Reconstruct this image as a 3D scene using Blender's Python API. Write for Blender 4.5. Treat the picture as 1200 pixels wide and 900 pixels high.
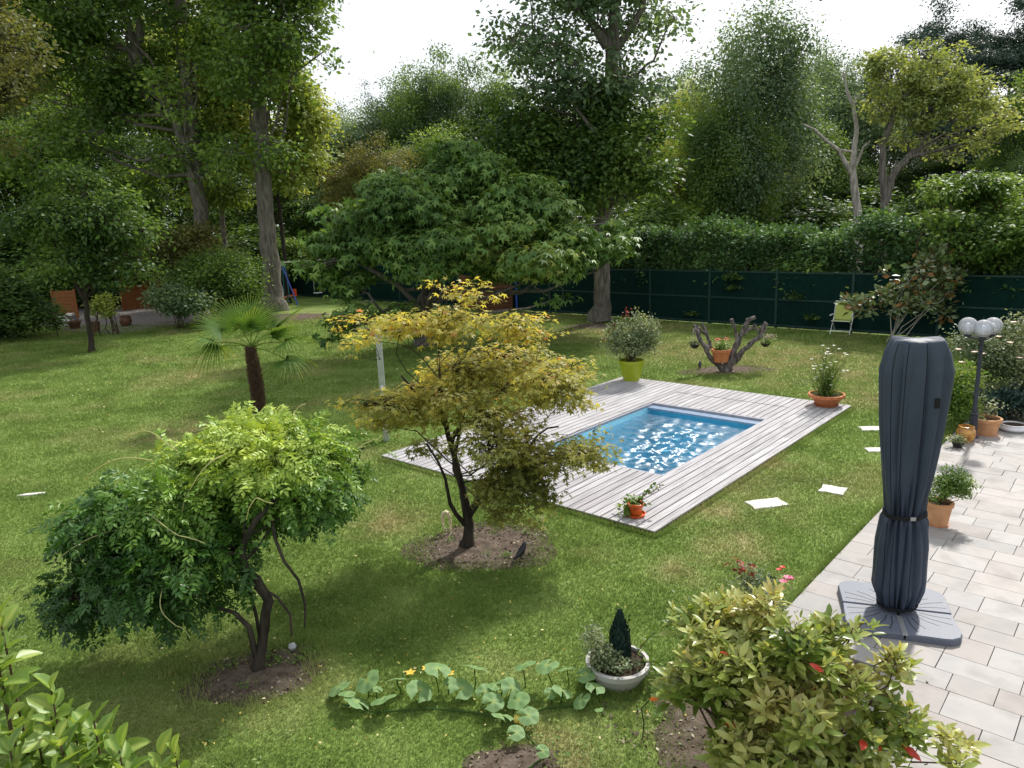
import bpy, math, random
import numpy as np
from mathutils import Matrix, Vector
PI = math.pi
SC = bpy.context.scene
for o in list(bpy.data.objects): bpy.data.objects.remove(o)

# ------------------------------------------------------------------ camera
F, PITCH, ROLL, CH = 868.0, math.radians(12.5), math.radians(-2.25), 4.0
_fw = np.array([0, math.cos(PITCH), -math.sin(PITCH)]); _up = np.array([0, math.sin(PITCH), math.cos(PITCH)]); _rt = np.array([1.0, 0, 0])
RT = _rt * math.cos(ROLL) + _up * math.sin(ROLL)
UP = -_rt * math.sin(ROLL) + _up * math.cos(ROLL)
cam = bpy.data.objects.new('camera', bpy.data.cameras.new('camera'))
SC.collection.objects.link(cam); SC.camera = cam
cam.data.sensor_width = 36; cam.data.lens = F / 1200 * 36; cam.data.clip_end = 2000; cam.data.clip_start = 0.1
cam.matrix_world = Matrix(((RT[0], UP[0], -_fw[0], 0), (RT[1], UP[1], -_fw[1], 0), (RT[2], UP[2], -_fw[2], CH), (0, 0, 0, 1)))

# ------------------------------------------------------------------ world, sun, exposure
SUN_AZ, SUN_EL = math.radians(36), math.radians(46)     # azimuth clockwise from +Y
w = bpy.data.worlds.new("World"); SC.world = w; w.use_nodes = True
nt = w.node_tree; nt.nodes.clear()
sky = nt.nodes.new('ShaderNodeTexSky'); sky.sky_type = 'NISHITA'; sky.sun_disc = False
sky.sun_elevation = SUN_EL; sky.sun_rotation = SUN_AZ; sky.dust_density = 4.0; sky.air_density = 1.0
b1 = nt.nodes.new('ShaderNodeBackground'); b1.inputs[1].default_value = 0.10
b2 = nt.nodes.new('ShaderNodeBackground'); b2.inputs[0].default_value = (0.93, 0.97, 1.0, 1); b2.inputs[1].default_value = 0.92
mx = nt.nodes.new('ShaderNodeMixShader'); mx.inputs[0].default_value = 0.8       # thin bright overcast over blue sky
ow = nt.nodes.new('ShaderNodeOutputWorld')
nt.links.new(sky.outputs[0], b1.inputs[0]); nt.links.new(b1.outputs[0], mx.inputs[1]); nt.links.new(b2.outputs[0], mx.inputs[2]); nt.links.new(mx.outputs[0], ow.inputs[0])
sl = bpy.data.lights.new('sun', 'SUN'); sl.energy = 4.0; sl.angle = math.radians(3); sl.color = (1.0, 0.96, 0.90)
so = bpy.data.objects.new('sun', sl); SC.collection.objects.link(so); so.location = (20, 20, 40)
sd = Vector((math.sin(SUN_AZ) * math.cos(SUN_EL), math.cos(SUN_AZ) * math.cos(SUN_EL), math.sin(SUN_EL)))
so.rotation_euler = sd.to_track_quat('Z', 'Y').to_euler()
SC.view_settings.view_transform = 'Standard'; SC.view_settings.look = 'None'; SC.view_settings.exposure = 0.45; SC.view_settings.gamma = 1.0
SC.render.engine = 'CYCLES'; SC.cycles.max_bounces = 6; SC.cycles.transparent_max_bounces = 12
SC.cycles.diffuse_bounces = 3; SC.cycles.glossy_bounces = 3; SC.cycles.transmission_bounces = 4; SC.cycles.use_denoising = True

# ------------------------------------------------------------------ survey helpers (photo coordinates to metres)
def ray(u, v): return RT * (u - 600) / F - UP * (v - 450) / F + _fw
def G(u, v, z=0.0):
    d = ray(u, v); t = (z - CH) / d[2]; return np.array([d[0] * t, d[1] * t, z])
def AT(u, v, Y):
    d = ray(u, v); t = Y / d[1]; return np.array([d[0] * t, Y, CH + d[2] * t])
def ppm(P): return F / float((np.array(P) - [0, 0, CH]) @ _fw)
def ZAT(x, y, v):
    lo, hi = -2.0, 60.0
    for _ in range(50):
        m = (lo + hi) / 2; q = np.array([x, y, m - CH]); vv = 450 - F * (q @ UP) / (q @ _fw)
        if vv > v: lo = m
        else: hi = m
    return lo
A0 = G(768, 623, 0.06); B0 = G(1000, 474, 0.06)
E_ = (B0 - A0); E_ /= np.linalg.norm(E_); N_ = np.array([-E_[1], E_[0], 0.0]); YAW = math.atan2(E_[1], E_[0])
def L(a, b, z=0.0):
    p = A0 + E_ * a + N_ * b; return np.array([p[0], p[1], z])
def toL(x, y):
    dx, dy = x - A0[0], y - A0[1]; return dx * E_[0] + dy * E_[1], dx * N_[0] + dy * N_[1]

# ------------------------------------------------------------------ object helpers
def tag(o, label, cat, group=None, kind=None):
    o['label'] = label; o['category'] = cat
    if group: o['group'] = group
    if kind: o['kind'] = kind
    return o
def link(o, parent=None):
    SC.collection.objects.link(o)
    if parent is not None: o.parent = parent
    return o
def thing(name, label, cat, loc=(0, 0, 0), rz=0.0, group=None):
    o = bpy.data.objects.new(name, None); link(o); o.location = loc; o.rotation_euler = (0, 0, rz); o.empty_display_size = 0.1
    return tag(o, label, cat, group)
def copy_tree(o, parent=None):
    c = o.copy(); SC.collection.objects.link(c)
    if parent is not None: c.parent = parent
    for ch in list(o.children): copy_tree(ch, c)
    return c
def raw_mesh(name, V, Fa, mat=None, tint=None, smooth=False):
    me = bpy.data.meshes.new(name)
    if isinstance(Fa, np.ndarray):
        V = np.asarray(V, np.float32); n, k = Fa.shape
        me.vertices.add(len(V)); me.vertices.foreach_set('co', V.ravel())
        me.loops.add(n * k); me.loops.foreach_set('vertex_index', Fa.ravel().astype(np.int32))
        me.polygons.add(n); me.polygons.foreach_set('loop_start', np.arange(0, n * k, k, dtype=np.int32))
        if smooth: me.polygons.foreach_set('use_smooth', np.ones(n, bool))
        me.update(calc_edges=True)
    else:
        me.from_pydata([tuple(map(float, p)) for p in V], [], [tuple(map(int, f)) for f in Fa])
        if smooth: me.polygons.foreach_set('use_smooth', np.ones(len(me.polygons), bool))
    if tint is not None:
        a = me.attributes.new('tint', 'FLOAT', 'POINT'); a.data.foreach_set('value', np.asarray(tint, np.float32))
    if mat: me.materials.append(mat)
    return me
def obj(name, me, parent=None):
    return link(bpy.data.objects.new(name, me), parent)
def mk(name, V, Fa, mat, parent=None, tint=None, smooth=False):
    return obj(name, raw_mesh(name, V, Fa, mat, tint, smooth), parent)

class MB:
    """collects simple solids and links them as one mesh"""
    def __init__(s): s.V = []; s.F = []
    def add(s, V, Fc):
        o = len(s.V); s.V += [tuple(map(float, v)) for v in V]; s.F += [tuple(int(i) + o for i in f) for f in Fc]; return s
    def box(s, c, size, rz=0.0, ch=0.0, rot=None):
        hx, hy, hz = [q / 2 for q in size]
        if ch > 0:
            V = []; 
            for z, k in ((-hz, 0), (hz - ch, 0), (hz, ch)):
                V += [(-hx + k, -hy + k, z), (hx - k, -hy + k, z), (hx - k, hy - k, z), (-hx + k, hy - k, z)]
            Fc = [(3, 2, 1, 0), (8, 9, 10, 11)]
            for l in (0, 4):
                for i in range(4): Fc.append((l + i, l + (i + 1) % 4, l + 4 + (i + 1) % 4, l + 4 + i))
        else:
            V = [(-hx, -hy, -hz), (hx, -hy, -hz), (hx, hy, -hz), (-hx, hy, -hz), (-hx, -hy, hz), (hx, -hy, hz), (hx, hy, hz), (-hx, hy, hz)]
            Fc = [(3, 2, 1, 0), (4, 5, 6, 7), (0, 1, 5, 4), (1, 2, 6, 5), (2, 3, 7, 6), (3, 0, 4, 7)]
        V = np.array(V)
        if rot is not None: V = V @ np.array(rot).T
        cs, sn = math.cos(rz), math.sin(rz)
        V = np.c_[V[:, 0] * cs - V[:, 1] * sn, V[:, 0] * sn + V[:, 1] * cs, V[:, 2]] + np.array(c)
        return s.add(V, Fc)
    def bar(s, a, b, w, h=None):
        a = np.array(a, float); b = np.array(b, float); d = b - a; ln = np.linalg.norm(d); d /= ln
        up = np.array([0, 0, 1.0]) if abs(d[2]) < .9 else np.array([1.0, 0, 0])
        x = np.cross(up, d); x /= np.linalg.norm(x); y = np.cross(d, x)
        return s.box((a + b) / 2, (w, h or w, ln), rot=np.c_[x, y, d])
    def tube(s, pts, rad, n=8, cap=True):
        V, Fq = tube(pts, rad, n); Fc = [tuple(f) for f in Fq]
        if cap: Fc += [tuple(range(n))[::-1], tuple(range(len(V) - n, len(V)))]
        return s.add(V, Fc)
    def lathe(s, prof, n=24, c=(0, 0, 0), cap=True):
        V = []; Fc = []
        for r, z in prof:
            for i in range(n): V.append((c[0] + r * math.cos(2 * PI * i / n), c[1] + r * math.sin(2 * PI * i / n), c[2] + z))
        for j in range(len(prof) - 1):
            for i in range(n): Fc.append((j * n + i, j * n + (i + 1) % n, (j + 1) * n + (i + 1) % n, (j + 1) * n + i))
        if cap: Fc += [tuple(range(n))[::-1], tuple(range((len(prof) - 1) * n, len(prof) * n))]
        return s.add(V, Fc)
    def build(s, name, mat, parent=None, smooth=False, bevel=0):
        o = mk(name, s.V, s.F, mat, parent, smooth=smooth)
        if bevel:
            m = o.modifiers.new('bevel', 'BEVEL'); m.width = bevel; m.segments = 2; m.limit_method = 'ANGLE'
        if smooth:
            for q in o.data.polygons: pass
            try: o.data.set_sharp_from_angle(angle=math.radians(40))
            except Exception: pass
        return o

def tube(pts, rad, n=6):
    pts = np.asarray(pts, float); m = len(pts); rad = np.broadcast_to(np.asarray(rad, float), (m,))
    t = np.gradient(pts, axis=0); t /= np.linalg.norm(t, axis=1)[:, None] + 1e-9
    ref = np.array([0.31, 0.95, 0.05]) if abs(t[:, 2]).mean() > .5 else np.array([0.05, 0.1, 1.0])
    x = np.cross(ref, t); x /= np.linalg.norm(x, axis=1)[:, None] + 1e-9; y = np.cross(t, x)
    a = np.arange(n) * 2 * PI / n
    V = pts[:, None] + rad[:, None, None] * (x[:, None] * np.cos(a)[None, :, None] + y[:, None] * np.sin(a)[None, :, None])
    i = np.arange(m - 1)[:, None] * n; j = np.arange(n)[None]; j2 = (j + 1) % n
    Fq = np.stack([i + j, i + j2, i + n + j2, i + n + j], -1).reshape(-1, 4)
    return V.reshape(-1, 3), Fq
def cat(parts):
    V = []; Fs = []; o = 0
    for v, f in parts: V.append(v); Fs.append(f + o); o += len(v)
    return np.concatenate(V), np.concatenate(Fs)
def curve(p, q, rng, sag=0.0, wig=0.06, n=6, bend=None):
    p = np.array(p, float); q = np.array(q, float); t = np.linspace(0, 1, n)[:, None]; ln = np.linalg.norm(q - p)
    pts = p + (q - p) * t
    w_ = (rng.normal(size=3) * np.sin(PI * t) + rng.normal(size=3) * .6 * np.sin(2 * PI * t) + rng.normal(size=3) * .3 * np.sin(3 * PI * t)) * wig * ln * .9
    pts += w_ + np.array([0, 0, 1.0]) * sag * ln * 4 * t * (1 - t)
    return pts

# ------------------------------------------------------------------ leaf templates: x along the leaf, y across, z up
def T(verts, tris): return np.array(verts, float), np.array(tris, int)
LEAF2 = T([(0, 0, 0), (.5, .3, .06), (1, 0, -.05), (.5, -.3, .06)], [(0, 2, 1), (0, 3, 2)])
LEAF6 = T([(0, 0, 0), (.25, .17, .05), (.6, .2, .03), (1, 0, -.1), (.6, -.2, .03), (.25, -.17, .05), (.5, 0, -.02)],
          [(0, 6, 1), (1, 6, 2), (2, 6, 3), (0, 5, 6), (5, 4, 6), (4, 3, 6)])
def star(lobes, ang, inner, droop=.12, lens=None):
    V = [(0, 0, 0)]; n = lobes; lens = lens or [1] * n
    a = np.linspace(-ang, ang, n)
    for i in range(n):
        V.append((math.cos(a[i]) * lens[i], math.sin(a[i]) * lens[i], -droop * lens[i]))
        if i < n - 1:
            m = (a[i] + a[i + 1]) / 2; V.append((math.cos(m) * inner, math.sin(m) * inner, .02))
    Tn = [(0, i, i + 1) for i in range(1, 2 * n - 1)]
    V = np.array(V); V[:, 0] += .15
    return V, np.array(Tn)
MAPLE = star(5, 1.9, .36, .15, [.6, .9, 1, .9, .6])
SWEET = star(5, 1.95, .42, .3, [.75, .95, 1.05, .95, .75])
def pinnate(k=6, seed=0):
    rj = np.random.default_rng(seed)
    V = []; Tn = []
    def lf(b, d, ln, wd):
        o = len(V); s_ = np.array([-d[1], d[0], 0]); 
        V.extend([b, b + d * ln * .5 + s_ * wd + [0, 0, .01], b + d * ln + [0, 0, -.05], b + d * ln * .5 - s_ * wd + [0, 0, .01]]); Tn.extend([(o, o + 2, o + 1), (o, o + 3, o + 2)])
    for i in range(k):
        t = .22 + .62 * i / (k - 1); b = np.array([t, 0, -.25 * t * t]); ln = .30 * (1 - .35 * abs(t - .5))
        for s_ in (1, -1): aj = 1.0 + rj.normal() * .16; lf(b, np.array([math.cos(aj), s_ * math.sin(aj), -.12 + rj.normal() * .22]), ln * rj.uniform(.75, 1.15), .066 * rj.uniform(.8, 1.1))
    lf(np.array([.86, 0, -.2]), np.array([.95, 0, -.25]), .26, .07)
    o = len(V); V.extend([np.array([0, .006, 0]), np.array([0, -.006, 0]), np.array([.88, 0, -.2])]); Tn.append((o, o + 1, o + 2))
    return np.array(V), np.array(Tn)
PINN = [pinnate(k, q) for k, q in ((6, 1), (5, 2), (4, 3), (6, 4), (5, 5))]

def scatter(tmpl, P, D, Nn, S, tint):
    """copies of one small leaf mesh at P, pointing along D, facing Nn"""
    if isinstance(tmpl, list):
        out = []; o = 0; S = np.broadcast_to(S, (len(P),)); m = len(tmpl)
        for i, t_ in enumerate(tmpl):
            v, f, tn = scatter(t_, P[i::m], D[i::m], Nn[i::m], S[i::m], tint[i::m]); out.append((v, f + o, tn)); o += len(v)
        return tuple(np.concatenate([q[j] for q in out]) for j in range(3))
    tv, tf = tmpl; n = len(P)
    D = D / (np.linalg.norm(D, axis=1)[:, None] + 1e-9)
    Y = np.cross(Nn, D); Y /= np.linalg.norm(Y, axis=1)[:, None] + 1e-9; Z = np.cross(D, Y)
    S = np.broadcast_to(S, (n,))[:, None, None]
    V = P[:, None] + S * (tv[None, :, 0:1] * D[:, None] + tv[None, :, 1:2] * Y[:, None] + tv[None, :, 2:3] * Z[:, None])
    Fa = tf[None] + (np.arange(n) * len(tv))[:, None, None]
    return V.reshape(-1, 3), Fa.reshape(-1, 3), np.repeat(tint, len(tv))
def unit(v): return v / (np.linalg.norm(v, axis=-1, keepdims=True) + 1e-9)
def sub_blobs(rng, blobs, k, frac=(.28, .45)):
    out = []
    vol = np.array([b[1][0] * b[1][1] * b[1][2] for b in blobs]) ** (2 / 3); cnt = np.maximum(2, np.round(k * vol / vol.sum())).astype(int)
    for (c, r), m in zip(blobs, cnt):
        for d in unit(rng.normal(size=(m, 3))):
            rad = rng.uniform(.45, .85); f_ = rng.uniform(*frac); c2 = np.array(c) + d * rad * np.array(r); out.append((c2, np.array(r) * f_ * rng.uniform(.8, 1.2, 3)))
    return out
def crown_points(rng, blobs, tips, per, spread, flat=.4, hollow=2.2):
    vol = np.array([b[1][0] * b[1][1] * b[1][2] for b in blobs]) ** (.8); cnt = np.maximum(1, np.round(tips * vol / vol.sum())).astype(int)
    C_ = []; O_ = []; ids = []
    for bi, ((c, r), m) in enumerate(zip(blobs, cnt)):
        d = unit(rng.normal(size=(m, 3))) * (rng.random(m)[:, None] ** (1 / hollow))
        C_.append(np.array(c) + d * np.array(r)); O_.append(d); ids.append(np.full(m, bi))
    Tp = np.concatenate(C_); Od = np.concatenate(O_); ids = np.concatenate(ids)
    P = np.repeat(Tp, per, 0) + rng.normal(size=(len(Tp) * per, 3)) * spread * np.array([1, 1, flat])
    cc = np.array([b[0] for b in blobs])[np.repeat(ids, per)]; rr_ = np.array([b[1] for b in blobs])[np.repeat(ids, per)]
    return Tp, ids, P, unit((P - cc) / (rr_ + 1e-6))
def leaf_frames(rng, P, O, droop=.3, up=1.0, rnd=.6, outw=.7, on=.4):
    n = len(P); h = unit(rng.normal(size=(n, 3)) * [1, 1, .3]) + O * outw * 1.2; h[:, 2] -= droop
    Nn = np.array([0, 0, up]) + O * on + rng.normal(size=(n, 3)) * rnd
    return h, Nn
def clump_tint(rng, P, scale, lo=0.0, hi=1.0, mixr=.5):
    """colour variety per leaf: patches plus single-leaf scatter"""
    k = rng.normal(size=(5, 3)) / scale; ph = rng.random(5) * 6.28
    s = sum(np.sin(P @ k[i] + ph[i]) for i in range(5)) / 5 * .9 + .5
    return np.clip(lo + (hi - lo) * (s * (1 - mixr) + rng.random(len(P)) * mixr), 0, 1)

# ------------------------------------------------------------------ materials
MATS = {}
def ND(nt, t, **kw):
    n = nt.nodes.new(t)
    for k, v in kw.items():
        if k.startswith('i_'): n.inputs[int(k[2:]) if k[2:].isdigit() else k[2:].replace('_', ' ')].default_value = v
        else: setattr(n, k, v)
    return n
def ramp(nt, stops, src):
    r = nt.nodes.new('ShaderNodeValToRGB'); e = r.color_ramp.elements
    while len(e) < len(stops): e.new(.5)
    for x, (p, c) in zip(e, stops): x.position = p; x.color = (*c, 1)
    nt.links.new(src, r.inputs[0]); return r.outputs[0]
def base_mat(name, rough=.6, spec=.3):
    m = bpy.data.materials.new(name); m.use_nodes = True; n = m.node_tree; p = n.nodes['Principled BSDF']
    p.inputs['Roughness'].default_value = rough; p.inputs['Specular IOR Level'].default_value = spec
    MATS[name] = m; return m, n, p
def leafmat(name, stops, rough=.5, spec=.3, trans=.42, tboost=1.45):
    m, n, p = base_mat(name, rough, spec)
    a = ND(n, 'ShaderNodeAttribute', attribute_name='tint'); col = ramp(n, stops, a.outputs['Fac'])
    n.links.new(col, p.inputs['Base Color'])
    t = ND(n, 'ShaderNodeBsdfTranslucent'); g = ND(n, 'ShaderNodeMix', data_type='RGBA', blend_type='MULTIPLY'); g.inputs[0].default_value = 1.0
    n.links.new(col, g.inputs[6]); g.inputs[7].default_value = (tboost * 1.1, tboost, tboost * .5, 1); n.links.new(g.outputs[2], t.inputs[0])
    mxs = ND(n, 'ShaderNodeMixShader'); mxs.inputs[0].default_value = trans
    n.links.new(p.outputs[0], mxs.inputs[1]); n.links.new(t.outputs[0], mxs.inputs[2]); n.links.new(mxs.outputs[0], n.nodes['Material Output'].inputs[0])
    return m
def noisy(name, c1, c2, scale=8, rough=.7, spec=.3, bump=.2, detail=5, coords='Object', stretch=(1, 1, 1), objvar=0.0, metallic=0.0, bscale=None, dist=.01, c3=None, rz=0.0):
    m, n, p = base_mat(name, rough, spec); p.inputs['Metallic'].default_value = metallic
    if coords == 'World':
        tc = ND(n, 'ShaderNodeNewGeometry'); src = tc.outputs['Position']
    else: tc = ND(n, 'ShaderNodeTexCoord'); src = tc.outputs[coords]
    mp = ND(n, 'ShaderNodeMapping'); mp.inputs['Scale'].default_value = stretch
    if rz:
        mr = ND(n, 'ShaderNodeMapping'); mr.inputs['Rotation'].default_value = (0, 0, rz); n.links.new(src, mr.inputs[0]); src = mr.outputs[0]
    n.links.new(src, mp.inputs[0])
    nz = ND(n, 'ShaderNodeTexNoise'); nz.inputs['Scale'].default_value = scale; nz.inputs['Detail'].default_value = detail; n.links.new(mp.outputs[0], nz.inputs['Vector'])
    stops = [(.3, c1), (.7, c2)] if c3 is None else [(.28, c1), (.5, c2), (.72, c3)]
    col = ramp(n, stops, nz.outputs['Fac'])
    if objvar:
        oi = ND(n, 'ShaderNodeObjectInfo'); hs = ND(n, 'ShaderNodeHueSaturation')
        mr_ = ND(n, 'ShaderNodeMapRange'); mr_.inputs[3].default_value = 1 - objvar; mr_.inputs[4].default_value = 1 + objvar
        n.links.new(oi.outputs['Random'], mr_.inputs[0]); n.links.new(mr_.outputs[0], hs.inputs['Value']); n.links.new(col, hs.inputs['Color'])
        ms = ND(n, 'ShaderNodeMath', operation='MULTIPLY_ADD'); ms.inputs[1].default_value = 7.31; ms.inputs[2].default_value = 0
        fr = ND(n, 'ShaderNodeMath', operation='FRACT'); n.links.new(oi.outputs['Random'], ms.inputs[0]); n.links.new(ms.outputs[0], fr.inputs[0])
        m3 = ND(n, 'ShaderNodeMapRange'); m3.inputs[3].default_value = .6; m3.inputs[4].default_value = 1.5; n.links.new(fr.outputs[0], m3.inputs[0]); n.links.new(m3.outputs[0], hs.inputs['Saturation'])
        col = hs.outputs[0]
    n.links.new(col, p.inputs['Base Color'])
    if bump:
        b = ND(n, 'ShaderNodeBump'); b.inputs['Strength'].default_value = bump; b.inputs['Distance'].default_value = dist
        nb = nz
        if bscale:
            nb = ND(n, 'ShaderNodeTexNoise'); nb.inputs['Scale'].default_value = bscale; nb.inputs['Detail'].default_value = 6; n.links.new(mp.outputs[0], nb.inputs['Vector'])
        n.links.new(nb.outputs['Fac'], b.inputs['Height']); n.links.new(b.outputs[0], p.inputs['Normal'])
    return m

M_bark = noisy('bark_grey', (.07, .062, .052), (.21, .19, .165), 6, .9, .1, .9, stretch=(2, 2, .35), dist=.04, bscale=9)
M_barkd = noisy('bark_dark', (.02, .017, .014), (.06, .05, .04), 8, .9, .1, .8, stretch=(2, 2, .4), dist=.02)
M_barkp = noisy('bark_pale', (.2, .18, .15), (.5, .47, .42), 5, .85, .1, .5, stretch=(2, 2, .5))
M_twig = noisy('twig_brown', (.05, .035, .022), (.13, .09, .06), 12, .8, .2, .3)
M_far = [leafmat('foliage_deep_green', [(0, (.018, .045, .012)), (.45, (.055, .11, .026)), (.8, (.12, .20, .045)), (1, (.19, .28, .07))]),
         leafmat('foliage_blue_green', [(0, (.045, .08, .045)), (.45, (.10, .165, .085)), (.8, (.17, .25, .13)), (1, (.24, .32, .17))]),  # leaf colour lightened to imitate hazy light on the tall central crown
         leafmat('foliage_mid_green', [(0, (.035, .075, .015)), (.45, (.09, .165, .032)), (.8, (.19, .29, .06)), (1, (.30, .40, .09))]),
         leafmat('foliage_yellow_green', [(0, (.12, .19, .035)), (.5, (.25, .32, .07)), (1, (.42, .46, .12))]),
         leafmat('foliage_olive', [(0, (.06, .08, .022)), (.5, (.13, .145, .045)), (1, (.24, .22, .08))]),
         leafmat('pine_needles', [(0, (.015, .035, .024)), (.5, (.035, .07, .05)), (1, (.06, .11, .075))], trans=.1)]
M_sweet = leafmat('glossy_star_leaves', [(0, (.035, .08, .02)), (.45, (.085, .17, .036)), (.8, (.18, .29, .065)), (1, (.34, .38, .10))], rough=.5, spec=.28, trans=.3)
M_maple = leafmat('yellow_maple_leaves', [(0, (.15, .17, .05)), (.3, (.27, .28, .08)), (.55, (.40, .38, .10)), (.82, (.56, .47, .10)), (.93, (.62, .28, .06)), (1, (.42, .18, .12))], rough=.5, trans=.5)
M_maplei = leafmat('green_maple_leaves', [(0, (.10, .12, .03)), (.6, (.21, .23, .06)), (1, (.38, .35, .10))], rough=.5, trans=.4)
M_wist = leafmat('wisteria_leaves', [(0, (.02, .06, .012)), (.4, (.05, .13, .022)), (.7, (.17, .30, .04)), (1, (.42, .52, .09))], rough=.42, spec=.35, trans=.22)
M_photi = leafmat('laurel_leaves', [(0, (.08, .14, .025)), (.35, (.20, .27, .05)), (.75, (.44, .45, .15)), (.96, (.40, .35, .12)), (.985, (.45, .12, .04)), (1, (.55, .05, .03))], rough=.33, spec=.5, trans=.3)
M_magn = leafmat('magnolia_leaves', [(0, (.09, .17, .03)), (.5, (.19, .30, .06)), (1, (.40, .46, .13))], rough=.4, spec=.45, trans=.35)
M_pump = leafmat('pumpkin_leaf', [(0, (.11, .20, .08)), (.6, (.19, .31, .12)), (1, (.38, .42, .10))], rough=.6, trans=.3)
M_magf = leafmat('evergreen_magnolia', [(0, (.20, .09, .025)), (.17, (.22, .12, .035)), (.26, (.07, .11, .03)), (.75, (.17, .23, .10)), (1, (.42, .47, .34))], rough=.42, spec=.35, trans=.15)
M_variag = leafmat('variegated_leaves', [(0, (.05, .09, .04)), (.5, (.14, .19, .09)), (1, (.5, .52, .32))], trans=.25)
M_herb = leafmat('herb_leaves', [(0, (.05, .11, .02)), (.6, (.12, .21, .04)), (1, (.25, .33, .08))], trans=.35)
M_conif = leafmat('blue_conifer', [(0, (.012, .03, .028)), (1, (.05, .10, .085))], trans=.1)
M_palm = leafmat('palm_frond', [(0, (.03, .075, .015)), (.5, (.08, .16, .03)), (.85, (.2, .27, .05)), (1, (.38, .36, .09))], rough=.6, spec=.15, trans=.3)
M_white = leafmat('white_petals', [(0, (.7, .7, .66)), (1, (.85, .85, .8))], trans=.2, tboost=.9)
M_pink = leafmat('pink_petals', [(0, (.6, .03, .22)), (1, (.75, .35, .4))], trans=.2, tboost=.9)
M_red = leafmat('red_petals', [(0, (.55, .01, .015)), (1, (.7, .06, .04))], trans=.2, tboost=.8)
M_yel = leafmat('yellow_petals', [(0, (.75, .42, .03)), (1, (.8, .6, .12))], trans=.2, tboost=.9)
M_bred = leafmat('bronze_leaves', [(0, (.12, .02, .02)), (1, (.35, .08, .04))])
M_terra = noisy('terracotta', (.42, .13, .05), (.58, .22, .10), 14, .75, .25, .15)
M_terrao = noisy('orange_glazed_pot', (.62, .09, .015), (.70, .12, .02), 6, .35, .5, .05)
M_terrab = noisy('brown_terracotta', (.08, .042, .024), (.16, .075, .033), 9, .5, .4, .2)
M_buff = noisy('buff_terracotta', (.50, .24, .11), (.62, .34, .18), 8, .75, .25, .15)
M_lime = noisy('lime_plastic', (.27, .33, .01), (.31, .37, .015), 4, .35, .5, .03)
M_greyp = noisy('grey_plastic', (.36, .35, .33), (.44, .43, .40), 10, .6, .3, .1)
M_whitep = noisy('white_ceramic', (.66, .66, .68), (.78, .78, .79), 8, .4, .5, .05)
M_glaze = noisy('ochre_glaze', (.22, .06, .015), (.62, .33, .06), 9, .25, .6, .1)
M_blackp = noisy('black_plastic', (.012, .012, .014), (.03, .03, .034), 12, .45, .4, .1)
M_soil = noisy('potting_soil', (.025, .018, .012), (.07, .05, .035), 40, .95, .1, .8)
M_deck = noisy('silvered_deck_wood', (.20, .188, .196), (.36, .347, .356), 5, .75, .25, .5, coords='World', rz=-YAW, stretch=(.35, 9, 4), objvar=.13, bscale=9, dist=.004, c3=(.46, .448, .455))
M_decks = noisy('deck_fascia_wood', (.05, .035, .03), (.13, .095, .08), 5, .8, .2, .5, coords='World', rz=-YAW, stretch=(.5, 8, 8))
M_slab = noisy('travertine_slab', (.19, .176, .167), (.285, .266, .254), 2.6, .6, .35, .25, coords='World', stretch=(1, 1, 1), objvar=.13, bscale=60, dist=.002, c3=(.235, .226, .222), detail=9)
M_joint = noisy('sand_joint', (.06, .052, .045), (.14, .12, .10), 60, .95, .1, .6, coords='World')
M_stone = noisy('pale_step_stone', (.55, .52, .46), (.72, .70, .64), 12, .75, .25, .3)
M_wood = noisy('orange_stained_wood', (.15, .05, .014), (.27, .095, .025), 6, .6, .3, .3, stretch=(1, 1, 8))
M_woodr = noisy('brown_slat_wood', (.09, .035, .018), (.19, .08, .04), 6, .7, .3, .3, stretch=(1, 1, 8))
M_rail = noisy('dark_green_rail_lit', (.006, .028, .024), (.009, .038, .032), 5, .5, .35, .1)  # lighter green than the panels, imitating the highlight on rails and posts
M_fence = noisy('dark_green_fence', (.003, .018, .015), (.006, .027, .022), 5, .85, .08, .1)
M_fab = noisy('slate_blue_cover_cloth', (.027, .038, .062), (.043, .057, .088), 3, .55, .35, .5, bscale=7, dist=.02, stretch=(1.6, 1.6, .45))
M_strap = noisy('black_webbing', (.008, .008, .01), (.016, .016, .018), 50, .7, .2, .3)
M_base = noisy('blue_grey_base_plastic', (.095, .108, .145), (.125, .14, .18), 60, .5, .4, .2)
M_metal = noisy('pale_aluminium', (.45, .46, .48), (.6, .61, .63), 10, .35, .5, .05, metallic=.7)
M_whitem = noisy('white_painted_metal', (.6, .6, .6), (.75, .75, .74), 10, .4, .4, .05)
M_lampm = noisy('dark_blue_lamp_metal', (.012, .015, .028), (.025, .03, .05), 20, .4, .5, .1)
M_chairf = noisy('lime_mesh_fabric', (.36, .42, .10), (.42, .48, .13), 40, .8, .2, .2)
M_blue = noisy('blue_painted_steel', (.02, .06, .4), (.03, .09, .5), 10, .4, .5, .05)
M_teal = noisy('teal_painted_steel', (.02, .2, .25), (.03, .25, .3), 10, .4, .5, .05)
M_orange = noisy('orange_plastic', (.7, .08, .02), (.75, .11, .03), 10, .4, .4, .05)
M_rope = noisy('pale_rope', (.4, .38, .32), (.5, .48, .42), 40, .9, .1, .2)
M_cream = noisy('cream_painted_wood', (.55, .48, .28), (.7, .62, .4), 20, .6, .3, .1)
M_fibre = noisy('palm_fibre', (.03, .02, .014), (.11, .07, .05), 20, .95, .1, .6)
M_driftw = noisy('weathered_dead_wood', (.03, .026, .024), (.22, .19, .18), 9, .9, .1, .9, stretch=(2, 2, .7), dist=.02)
M_gravel = noisy('terrace_paving', (.12, .105, .095), (.21, .19, .18), 7, .85, .2, .4, coords='World', bscale=30)
M_poolw = noisy('pool_liner', (.30, .64, .78), (.35, .70, .83), 2, .5, .4, .02, coords='World')
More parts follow.
